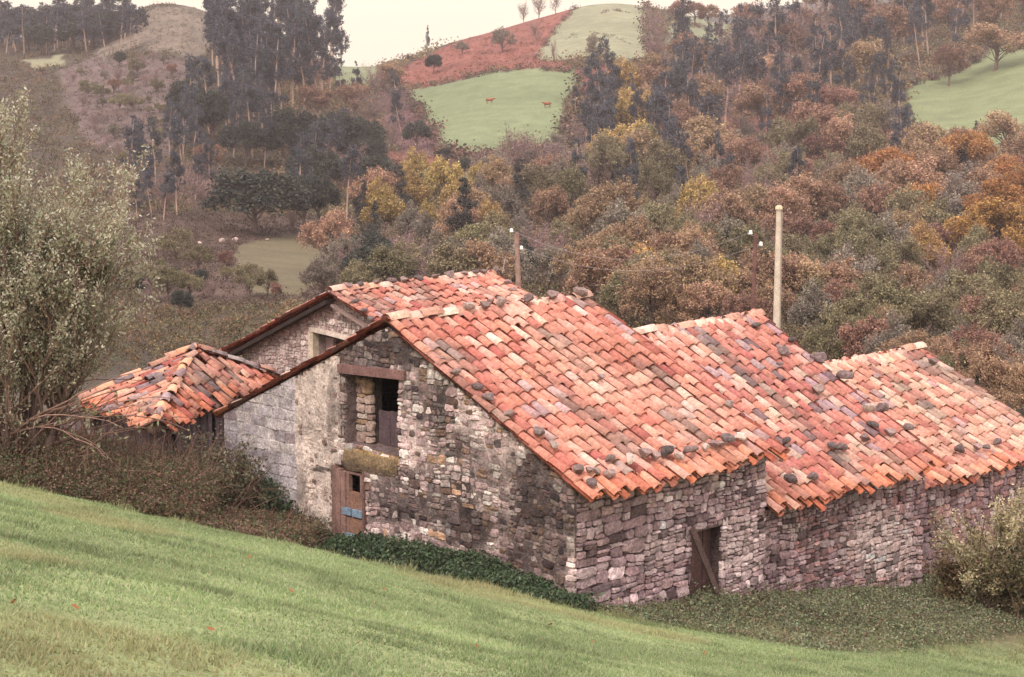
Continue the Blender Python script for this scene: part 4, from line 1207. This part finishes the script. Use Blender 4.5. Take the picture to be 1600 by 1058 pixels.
# ------------------------------------------------------------------ low scrub, bracken and brambles on the far slopes
def scrub():
    mb = MB()
    n = 42000
    px = rng.uniform(-60, 1680, n); yy = 70 * np.exp(rng.random(n) ** .7 * 2.1)
    x = (px - 800) / FPX * yy; z = ground(x, yy)
    qx, qy = proj(np.stack([x, yy, z], -1))
    c, cls = cover(x, yy, z)
    k = (cls != 2) & (qy < 660)
    x, yy, z, c, cls = x[k], yy[k], z[k], c[k], cls[k]
    m = 22; N = len(x)
    qx, qy = proj(np.stack([x, yy, z], -1))
    wood = (qx > 440) & (yy > 85)
    r = rng.uniform(.35, 1.0, N) * np.where(cls == 1, .7, 1.1) * np.clip(yy / 230, .35, 1) * np.where(wood & (cls == 0), rng.uniform(1.2, 2.6, N), 1)
    pos = np.stack([x, yy, z], -1)[:, None] + rng.normal(0, 1, (N, m, 3)) * (r[:, None, None] * np.array([.6, .6, .38])) + np.array([0, 0, .35]) * r[:, None, None]
    pc = pal([(.16, .11, .075), (.21, .13, .085), (.14, .13, .075), (.26, .16, .09), (.17, .165, .09), (.22, .18, .10)], N, .18)
    col = np.where((cls == 1)[:, None], c * 1.1, np.where(wood[:, None], pc, pc * rng.uniform(.35, .85, (N, 1)) + c * .2))
    cc = np.repeat(col[:, None], m, 1) * rng.uniform(.75, 1.25, (N, m, 1))
    leaves(mb, pos.reshape(-1, 3), np.minimum(np.repeat(r, m) * rng.uniform(.28, .55, N * m), .0013 * np.repeat(yy, m) + .02), .7, cc.reshape(-1, 3), .4)
    tag(mb.build("undergrowth", M_TREE), "brown and rust scrub and bracken covering the far slopes", "undergrowth", kind="stuff")
scrub()

def hedges():
    mb = MB(); X_, Y_, Z_, R_ = [], [], [], []
    for pts, w_, dens in (([(628, 142), (700, 130), (770, 113), (830, 107), (896, 113)], 1.0, 60), ([(668, 190), (690, 238), (722, 254), (770, 248)], 1.6, 60),
                          ([(896, 100), (960, 104), (1022, 94)], .9, 40), ([(835, 96), (870, 44), (900, 12)], .8, 45), ([(1010, 0), (1006, 60), (1022, 92)], 1.6, 40),
                          ([(1420, 135), (1500, 112), (1550, 76)], 1.0, 40), ([(1410, 195), (1440, 220), (1530, 246), (1620, 262)], 1.5, 50), ([(908, 118), (900, 170), (885, 205), (895, 228)], 1.5, 40),
                          ([(1045, 30), (1085, 44), (1135, 56)], 1.0, 40), ([(590, 140), (628, 142), (668, 190)], 1.5, 50), ([(880, 62), (920, 52), (960, 58), (985, 70)], .5, 22), ([(930, 22), (960, 16), (985, 22)], .5, 16)):
        pts = np.array(pts, float)
        for k in range(dens):
            t = rng.random() * (len(pts) - 1); i = int(t); p = pts[i] + (pts[i + 1] - pts[i]) * (t - i)
            P = ground_at_px(p[0] + rng.normal(0, 1.5), p[1] + rng.normal(0, 1.2))
            X_.append(P); R_.append(w_ * rng.uniform(.5, 1.2))
    P = np.array(X_); R = np.array(R_); m = 46
    pos = P[:, None] + rng.normal(0, 1, (len(P), m, 3)) * R[:, None, None] * np.array([.75, .75, .45]) + np.array([0, 0, .5]) * R[:, None, None]
    col = np.repeat(pal([(.10, .07, .055), (.14, .09, .07), (.09, .085, .06), (.17, .12, .085)], len(P), .2)[:, None], m, 1) * rng.uniform(.7, 1.3, (len(P), m, 1))
    leaves(mb, pos.reshape(-1, 3), np.repeat(R, m) * rng.uniform(.3, .55, len(P) * m), .7, np.clip(col.reshape(-1, 3), .01, .8), .3)
    tag(mb.build("hedgerows", M_TREE), "dark brown hedges and banks along the edges of the far fields", "hedgerow", kind="stuff")
hedges()

# ------------------------------------------------------------------ two cows far off on the meadow
def cow(px, py, label, flip):
    root = empty("cow", tuple(ground_at_px(px, py, 200)))
    m = MB()
    spine = [(-1.05, 1.18), (-.9, 1.2), (-.45, 1.12), (.1, 1.1), (.6, 1.18), (.85, 1.25), (1.15, 1.42), (1.4, 1.50), (1.75, 1.36)]
    rad = [.16, .33, .40, .43, .40, .34, .22, .17, .10]
    tube(m, [(x, 0, z) for x, z in spine], rad, 8, (.30, .11, .06), False)
    for x in (-.75, .65):
        for y in (-.18, .18):
            tube(m, [(x, y, 1.05), (x + (-.06 if x < 0 else .03), y, .55), (x, y, .28), (x + .03, y, .0)], [.17, .09, .065, .075], 6, (.27, .10, .055))
    tube(m, [(-1.1, 0, 1.3), (-1.2, 0, 1.0), (-1.18, 0, .6)], [.05, .035, .05], 5, (.22, .08, .05), False)
    for y in (-1, 1):
        tube(m, [(1.45, .1 * y, 1.6), (1.42, .3 * y, 1.58)], [.06, .02], 5, (.28, .1, .06), False)
        tube(m, [(1.5, .08 * y, 1.64), (1.52, .22 * y, 1.78)], [.03, .012], 5, (.6, .55, .45), False)
    m.add([(-1.16, .1, 1.3), (-1.16, -.1, 1.3), (-1.16, -.12, 1.0), (-1.16, .12, 1.0)], [(0, 1, 2, 3)], (.27, .10, .055))
    o = m.build("body", M_COW, root)
    root.rotation_euler = (0, 0, .2 + (pi if flip else 0)); root.scale = (.72,) * 3
    tag(root, label, "cow", "cows grazing on the far meadow")
cow(765, 162, "small red-brown cow in the middle of the far meadow", False)
cow(855, 168, "small red-brown cow at the right end of the far meadow", True)

# pale boulders above the valley meadow
for i, (x, y, s) in enumerate([(268, 388, 9), (292, 384, 14), (312, 382, 8), (346, 379, 12), (368, 378, 13), (418, 376, 6), (280, 392, 7)]):
    P = ground_at_px(x, y)
    o = bpy.data.objects.new("boulder", ROCKS[2 if i % 2 else 6]); COL.objects.link(o); k = s / FPX * P[1] * 1.2
    o.location = tuple(P + Z * k * .2); o.scale = (k, k, k); o.rotation_euler = (0, 0, i * 1.3)
    tag(o, f"{['leftmost','third','fifth','sixth','seventh','rightmost','second'][i]} pale boulder in the line above the valley meadow", "boulder", "boulders above the valley meadow")

# ------------------------------------------------------------------ poles and wires
def gz(x, y): return float(ground(np.array([x]), np.array([y]))[0])
def pole(name, px, ytop, depth, r0, r1, col, mat, label, lean=0.0):
    top = at(px, ytop, depth); base = np.array([top[0] - lean, top[1], gz(top[0], top[1]) - .4])
    root = empty(name, tuple(base)); tag(root, label, "pole")
    m = MB(); tube(m, [base + (top - base) * t for t in np.linspace(0, 1, 6)], np.linspace(r0, r1, 6), 8 if name != "x" else 6, col)
    m.add([top + np.array([cos(a) * r1, sin(a) * r1, 0.]) for a in np.arange(8) * pi / 4], [(0, 1, 2, 3), (0, 3, 4, 7), (4, 5, 6, 7)], col)
    m.build("shaft", mat, root)
    return root, top, base
def insulator(root, P, side):
    m = MB(); tube(m, [P + side * .02, P + side * .16, P + side * .17 + Z * .05], [.018, .018, .018], 6, (.2, .18, .17), False); b = m.build("bracket", M_WIRE, root)
    m = MB(); q = P + side * .17
    tube(m, [q + Z * h for h in (.03, .05, .09, .11, .15, .18)], [.03, .065, .07, .045, .06, .02], 8, (.85, .83, .78), False); m.build("insulator", M_GLASSY, root)
    return q + Z * .12
X = np.array([1., 0, 0])
r, t, b = pole("concrete_pole", 1217, 326, 52.0, .135, .075, (.56, .49, .39), M_CONC, "pale concrete pole rising behind the middle barn")
m = MB(); tube(m, [t + X * .09 - Z * .02, t + X * .11 + (b - t) * .5, t + X * .13 + (b - t) * .9], [.02, .02, .02], 6, (.3, .27, .24), False); m.build("cable", M_WIRE, r)
m = MB(); tube(m, [t - Z * .02, t + Z * .06, t + Z * .10], [.11, .10, .05], 8, (.6, .5, .33), False); m.build("cap", M_CONC, r)
settle(r)
r, t, b = pole("wooden_pole", 1181, 366, 58.0, .085, .06, (.15, .08, .07), M_WOOD, "thin reddish wooden pole left of the concrete pole", .15)
w1 = insulator(r, t - Z * .05, -X); w2 = insulator(r, t - Z * .42, X); settle(r)
r, t, b = pole("wooden_pole", 807, 364, 62.0, .11, .085, (.30, .20, .165), M_WOOD, "brown wooden pole behind the farmhouse's far end", -.25)
v1 = insulator(r, t - Z * .02, -X); v2 = insulator(r, t - Z * .62, X)
m = MB(); q = t - Z * .6
tube(m, [q, q + np.array([-.25, 0, .05]), q + np.array([-.4, 0, -.3]), q + np.array([-.48, 0, -.8])], [.012] * 4, 5, (.45, .4, .38), False); m.build("drop_cable", M_WIRE, r)
settle(r)
def wire(a, b, sag, label):
    m = MB(); ts = np.linspace(0, 1, 18)
    tube(m, [a + (b - a) * s - Z * sag * 4 * s * (1 - s) for s in ts], np.full(18, .006), 4, (.30, .26, .26), False)
    tag(m.build("overhead_wire", M_WIRE), label, "wire", "wires between the wooden poles")
wire(v1, w1, .95, "upper sagging wire between the two wooden poles")
wire(v2, w2, .85, "lower sagging wire between the two wooden poles")

# ------------------------------------------------------------------ the big leafy tree at the left edge
def willow():
    base = np.array([-7.55, 27.0, 0]); base[2] = gz(base[0], base[1])
    root = tag(empty("leafy_tree", tuple(base)), "tall silvery-leaved tree filling the left edge in front of the shed", "tree")
    tr, cr = MB(), MB(); tips = []
    def grow(p, d, L, r, lvl):
        pts = wander(p, d, L, 6, .07 + .03 * lvl, .10 if lvl else .03)
        tube(tr, pts, np.linspace(r, r * .35, 7), 6 if lvl == 0 else 4, np.array([.15, .105, .09]) * rng.uniform(.8, 1.25) if lvl < 2 else (.26, .165, .13), False)
        if lvl < 3:
            n = [9, 7, 5][lvl]
            for _ in range(n):
                t = rng.uniform(.22, 1.0); q = pts[min(6, int(t * 6))]
                dd = unit(unit(pts[-1] - pts[0]) * 1.0 + rand_unit(1)[0] * [.75, .65, .6][lvl] + Z * .25)
                grow(q, dd, L * rng.uniform(.42, .62), r * .42, lvl + 1)
        if lvl >= 2: tips.append((pts, lvl))
    for i in range(8):
        a = i * 2.4 + rng.uniform(-.3, .3); sp = rng.uniform(.04, .34)
        grow(base + np.array([cos(a) * .22, sin(a) * .22, -.2]), (cos(a) * sp + .02, sin(a) * sp, 1), rng.uniform(3.2, 4.6), rng.uniform(.05, .10), 0)
    for pts, lvl in tips:
        n = rng.integers(44, 66) if lvl == 3 else 26
        k = rng.uniform(1.5, 6, n); i = k.astype(int); f = (k - i)[:, None]
        pos = pts[i] * (1 - f) + pts[np.minimum(i + 1, 6)] * f + rng.normal(0, .045, (n, 3))
        hgt = (pos[:, 2] - base[2]) / 6.2
        c = pal([(.34, .34, .24), (.42, .42, .31), (.25, .235, .155), (.50, .50, .39), (.28, .22, .15)], n, .15)
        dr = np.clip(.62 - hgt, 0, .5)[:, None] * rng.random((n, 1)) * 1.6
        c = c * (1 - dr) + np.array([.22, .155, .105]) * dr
        kp = rng.random(n) < np.clip((hgt - .06) * 2.4, .12, 1)
        pos, c, n = pos[kp], c[kp], int(kp.sum())
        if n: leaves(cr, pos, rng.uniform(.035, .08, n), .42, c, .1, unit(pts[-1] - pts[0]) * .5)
    # long bare canes arching out towards the shed
    for i in range(26):
        p = base + np.array([rng.uniform(-.2, .5), rng.uniform(-.4, .4), rng.uniform(.3, 1.6)])
        pts = wander(p, (1.0, rng.uniform(-.3, .5), rng.uniform(.1, .9)), rng.uniform(1.3, 2.6), 8, .13, -.05)
        tube(tr, pts, np.linspace(.016, .005, 9), 4, np.array([.24, .15, .12]) * rng.uniform(.7, 1.4), False)
        if i % 2:
            n = 26; q = pts[rng.integers(3, 9, n)] + rng.normal(0, .07, (n, 3))
            leaves(cr, q, rng.uniform(.05, .11, n), .42, pal([(.30, .31, .2), (.22, .22, .13), (.18, .15, .08)], n), .1)
    for (x, y, z0, z1) in ((-.72, .3, -.3, 2.7), (.30, -.2, .1, -.2)):
        pass
    tr.build("trunk", M_BARK, root); cr.build("crown", M_LEAF, root)
    settle(root)
    # dark leaning trunk at the very edge of the frame
willow()

def shrub(name, px, py, depth, w_, h_, cols, label, n=5200, leaf=(.05, .11), stems=16, flat=1.0, lean=(0, 0), cat="shrub", thin=0.0):
    P = at(px, py, depth); P[2] = gz(P[0], P[1])
    root = tag(empty(name, tuple(P)), label, cat)
    tr, cr = MB(), MB(); T = []
    for i in range(stems):
        a = rng.uniform(0, 6.28); sp = rng.uniform(.1, .8) * w_ / h_
        pts = wander(P + np.array([cos(a), sin(a), 0]) * .12 * w_ - Z * .15, (cos(a) * sp + lean[0], sin(a) * sp + lean[1], 1), h_ * rng.uniform(.75, 1.2), 7, .1)
        tube(tr, pts, np.linspace(.022, .006, 8), 4, np.array([.2, .14, .11]) * rng.uniform(.7, 1.3), False)
        T.append(pts)
        for _ in range(5):
            q = pts[rng.integers(2, 7)]; d = unit(rand_unit(1)[0] * .8 + unit(pts[-1] - pts[0]) * .6)
            p2 = wander(q, d, h_ * rng.uniform(.18, .4), 7, .12)
            tube(tr, p2, np.linspace(.009, .004, 8), 3, np.array([.22, .15, .12]) * rng.uniform(.7, 1.3), False); T.append(p2)
    T = np.array(T)
    k = rng.integers(len(T), size=n); t = rng.uniform(1.5, 7, n); i = np.minimum(t.astype(int), 6); f = (t - i)[:, None]
    tc = rng.uniform(.7, 1.3, len(T))[k]
    pos = T[k, i] * (1 - f) + T[k, np.minimum(i + 1, 7)] * f + rng.normal(0, .06, (n, 3))
    leaves(cr, pos, rng.uniform(*leaf, n), .55, np.clip(pal(cols, n, .16) * tc[:, None], .004, .8), .2)
    tr.build("stems", M_BARK, root); cr.build("foliage", M_LEAF, root)
    settle(root)
PALE = [(.40, .37, .22), (.46, .43, .28), (.30, .27, .15), (.34, .27, .16)]
shrub("bush", 1556, 985, 31.2, .95, 2.15, PALE, "pale olive-yellow bush covering the right end of the stone wall", 26000, (.03, .07), 26)
shrub("bush", 1600, 985, 30.6, .8, 1.9, [(.10, .10, .055), (.14, .11, .06), (.2, .17, .09), (.08, .075, .045)], "darker leafy bush at the photo's lower right edge", 4200, (.05, .10), 16)
shrub("bush", 1490, 960, 31.6, .4, 1.1, [(.2, .12, .07), (.15, .12, .06), (.24, .2, .11)], "low reddish bush at the foot of the wall's right corner", 2000, (.04, .09), 12)
shrub("bush", 345, 790, 29.6, .75, 1.75, [(.17, .17, .11), (.22, .22, .16), (.11, .105, .06), (.13, .10, .06)], "grey-leaved bush against the block wall's left end", 5200, (.04, .085), 18)
shrub("bush", 270, 775, 29.2, .7, 1.2, [(.16, .12, .075), (.13, .11, .06), (.2, .18, .12)], "brown twiggy bush between the shed and the grey-leaved bush", 3200, (.04, .08), 18)
shrub("fern_clump", 45, 720, 27.6, .5, .7, [(.34, .13, .05), (.28, .10, .05), (.22, .10, .06)], "orange-brown dead fern clump at the foot of the leafy tree", 1600, (.05, .1), 12, cat="fern")
shrub("fern_clump", 100, 735, 28.0, .4, .55, [(.32, .13, .06), (.24, .10, .05), (.2, .11, .06)], "smaller orange fern clump beside the plank fence", 1100, (.05, .1), 10, cat="fern")

# ------------------------------------------------------------------ ground plants round the barns
def thicket(name, label, pts_fn, n, cols, size, hgt, clump=14, up=.35, sig=.12, canes=0):
    """low plants: pts_fn(n) gives x, y and local height"""
    mb = MB()
    nc = n // clump
    x, y, h = pts_fn(nc)
    z = ground(x, y)
    c0 = pal(cols, len(x), .2)
    k = np.repeat(np.arange(len(x)), clump)
    t = rng.random(len(k)) ** .8
    pos = np.stack([x[k] + rng.normal(0, sig, len(k)), y[k] + rng.normal(0, sig, len(k)), z[k] + t * h[k] * hgt], -1)
    c = c0[k] * rng.uniform(.7, 1.3, (len(k), 1))
    leaves(mb, pos, rng.uniform(.6, 1.3, len(k)) * size, .6, np.clip(c, .004, .8), up)
    for i in range(canes):
        j = rng.integers(len(x))
        p = wander((x[j], y[j], z[j]), (rng.normal(0, .5), rng.normal(0, .5), 1), h[j] * hgt * rng.uniform(.9, 1.6), 5, .2, -.04)
        tube(mb, p, np.linspace(.012, .004, 6), 3, np.array([.2, .12, .09]) * rng.uniform(.6, 1.4), False)
    tag(mb.build(name, M_LEAF), label, name.replace("_", " "), kind="stuff")
def bank(n):
    x = rng.uniform(-9.8, -3.2, n); yl = 25.6 + .0 * x
    y = rng.uniform(25.3, 32, n)
    P = np.stack([x, y, ground(x, y)], -1); a, b = ab(P)
    k = (a < -.1) & ~((b > -4.6) & (a > -.2)) & ~((x < -6.0) & (y > 33.5))
    x, y = x[k], y[k]
    h = np.clip(.65 + .8 * vnoise(x, y, .6, 61), .3, 1.5) * np.clip((y - 25.0) / 1.5, .25, 1) * np.where(x > -4.6, .45, 1)
    return x, y, h
thicket("brambles", "brown bramble thicket on the bank between the grass and the shed", bank, 190000, [(.17, .105, .075), (.14, .09, .065), (.12, .11, .06), (.2, .14, .10), (.10, .11, .055), (.08, .11, .055)], .043, 1.0, 26, canes=1800)
def ivy(n):
    b = rng.uniform(-4.6, 4.4, n); t = np.abs(rng.normal(0, .5, n)); a = .1 - t * np.interp(b, [-4.6, 0, 4.4], [1.5, 1.0, .8])
    P = A0 + U * a[:, None] + Vv * b[:, None]
    h = (.2 + .62 * vnoise(b, a, 2.1, 62)) * np.interp(b, [-4.6, -2.4, -1.9, -.7, -.3, 1, 3.4, 4.4], [1.5, 1.0, .22, .18, .6, .65, .5, .35]) * np.clip(1.2 - t * .6, .35, 1)
    return P[:, 0], P[:, 1], h
thicket("ivy", "dark green ivy along the foot of the gable wall", ivy, 46000, [(.06, .095, .05), (.08, .12, .065), (.045, .07, .04), (.11, .145, .085)], .06, 1.0, 12)
def weeds(n):
    a = rng.uniform(-1.0, 13.5, n); t = rng.random(n) ** 1.5 * 3.0
    b = np.where(a < 4.7, 4.2, np.where(a < 9.8, 4.05, 3.4)) + t
    P = A0 + U * a[:, None] + Vv * b[:, None]
    h = (.05 + .30 * vnoise(P[:, 0], P[:, 1], 1.3, 63) ** 2 + .16 * (rng.random(n) < .06)) * np.clip(1.25 - t * .2, .4, 1.2) * np.interp(a, [0, 2.5, 5], [.5, .75, 1])
    k = (a > .2 + t * .55)
    return P[k, 0], P[k, 1], h[k]
thicket("weeds", "grey-green nettles and weeds in front of the long stone wall", weeds, 130000, [(.15, .175, .095), (.19, .22, .13), (.11, .14, .075), (.21, .2, .125), (.23, .26, .16), (.17, .125, .085)], .045, 1.0, 12)

# ------------------------------------------------------------------ short grass of the foreground meadow
def grass():
    n = 480000
    y = np.sqrt(rng.uniform(8.2 ** 2, 29.5 ** 2, n)); x = (rng.uniform(-60, 1760, n) - 800) / FPX * y
    z = ground(x, y)
    qx, qy = proj(np.stack([x, y, z], -1))
    dens = .6 + .4 * vnoise(x, y, 2.2, 71)
    yc = 25.6 + .42 * np.maximum(x - 1.5, 0)
    k = (qy < 1085) & (y < yc + rng.normal(0, .5, n)) & (rng.random(n) < dens)
    x, y, z = x[k], y[k], z[k]; n = len(x)
    tuft = sstep((vnoise(x, y, 1.7, 75) - .58) / .18)
    h = rng.uniform(.02, .046, n) * (.75 + .5 * vnoise(x, y, 1.1, 72)) * (1 + .45 * tuft); wd = rng.uniform(.006, .012, n)
    edge = sstep((y - (yc[k] - 1.6)) / 1.2) * sstep((vnoise(x, y, 2.6, 77) - .55) / .15)
    weedy = sstep((vnoise(x, y, 1.3, 78) - .80) / .08)
    h = h * (1 + 2.6 * edge * rng.random(n) + .5 * weedy)
    a = rng.uniform(0, 6.28, n); ln = rng.normal(0, .5, (n, 2)) * h[:, None]
    c, s = np.cos(a) * wd, np.sin(a) * wd
    B = np.stack([x, y, z - .01], -1)
    V = np.stack([B + np.stack([c, s, 0 * c], -1), B - np.stack([c, s, 0 * c], -1), B + np.stack([ln[:, 0], ln[:, 1], h], -1)], 1)
    m = (.8 + .4 * vnoise(x, y, .7, 73))[:, None]
    col = pal([(.245, .335, .15), (.29, .37, .19), (.215, .30, .135), (.335, .365, .21)], n, .13) * m
    col = col * (1 - .18 * tuft[:, None]) * (1 - .12 * weedy[:, None])
    col = col * (1 - .5 * edge[:, None]) + np.array([.30, .26, .14]) * .5 * edge[:, None]
    dry = sstep((vnoise(x, y, .45, 74) - .6) / .2)[:, None] * .5
    col = col * (1 - dry) + np.array([.38, .33, .18]) * dry
    mb = MB(); mb.add(V.reshape(-1, 3), np.arange(3 * n).reshape(n, 3), np.clip(col, .01, .8))
    tag(mb.build("grass", M_GRASS), "short cropped green grass of the foreground meadow", "grass", kind="stuff")
grass()

def fallen_leaves():
    m = MB()
    V = [(0, -.5, 0), (.22, -.3, .03), (.3, 0, .05), (.2, .3, .02), (0, .55, .06), (-.22, .28, .03), (-.3, 0, .06), (-.2, -.32, .02), (0, 0, -.02)]
    m.add(V, [(8, i, (i + 1) % 8) for i in range(8)], (.30, .135, .06))
    me = None
    for px, py in ((22, 958), (118, 965), (250, 905), (390, 880), (455, 935), (600, 930), (745, 1022), (860, 985), (985, 1000), (925, 1012), (1240, 1040), (1100, 1030), (330, 1000), (560, 1020)):
        ys = np.linspace(9, 27, 400); xx = (px - 800) / FPX * ys; g = ground(xx, ys); xx = (px - 800) / FPX * (ys * CP - g * SP)
        q = proj(np.stack([xx, ys, g], -1))[1]; k = int(np.argmax(q <= py))
        if me is None:
            o = m.build("fallen_leaf", M_LEAF); me = o.data
        else:
            o = bpy.data.objects.new("fallen_leaf", me); COL.objects.link(o)
        s_ = rng.uniform(.045, .075)
        o.location = (xx[k], ys[k], g[k] + .075); o.scale = (s_, s_, s_); o.rotation_euler = (rng.uniform(.2, .7), rng.normal(0, .4), rng.uniform(0, 6.28))
        tag(o, "orange fallen leaf lying on the foreground grass", "leaf", "fallen leaves scattered over the grass")
fallen_leaves()

# ------------------------------------------------------------------ hazy air over the valley
def haze():
    m = bpy.data.materials.new("valley_haze"); m.use_nodes = True
    n = m.node_tree; n.nodes.remove(n.nodes["Principled BSDF"])
    v = n.nodes.new("ShaderNodeVolumePrincipled")
    v.inputs["Color"].default_value = (.93, .85, .86, 1); v.inputs["Density"].default_value = .00024; v.inputs["Density Attribute"].default_value = ""
    m.cycles.homogeneous_volume = True
    n.links.new(v.outputs[0], n.nodes["Material Output"].inputs["Volume"])
    mb = MB(); box(mb, np.zeros(3), np.array([1., 0, 0]), np.array([0, 1., 0]), Z, (-1100, -40, -130), (1100, 1260, 75), (.8, .8, .8))
    tag(mb.build("haze", m), "thin mauve haze hanging in the valley air", "haze", kind="stuff")
haze()
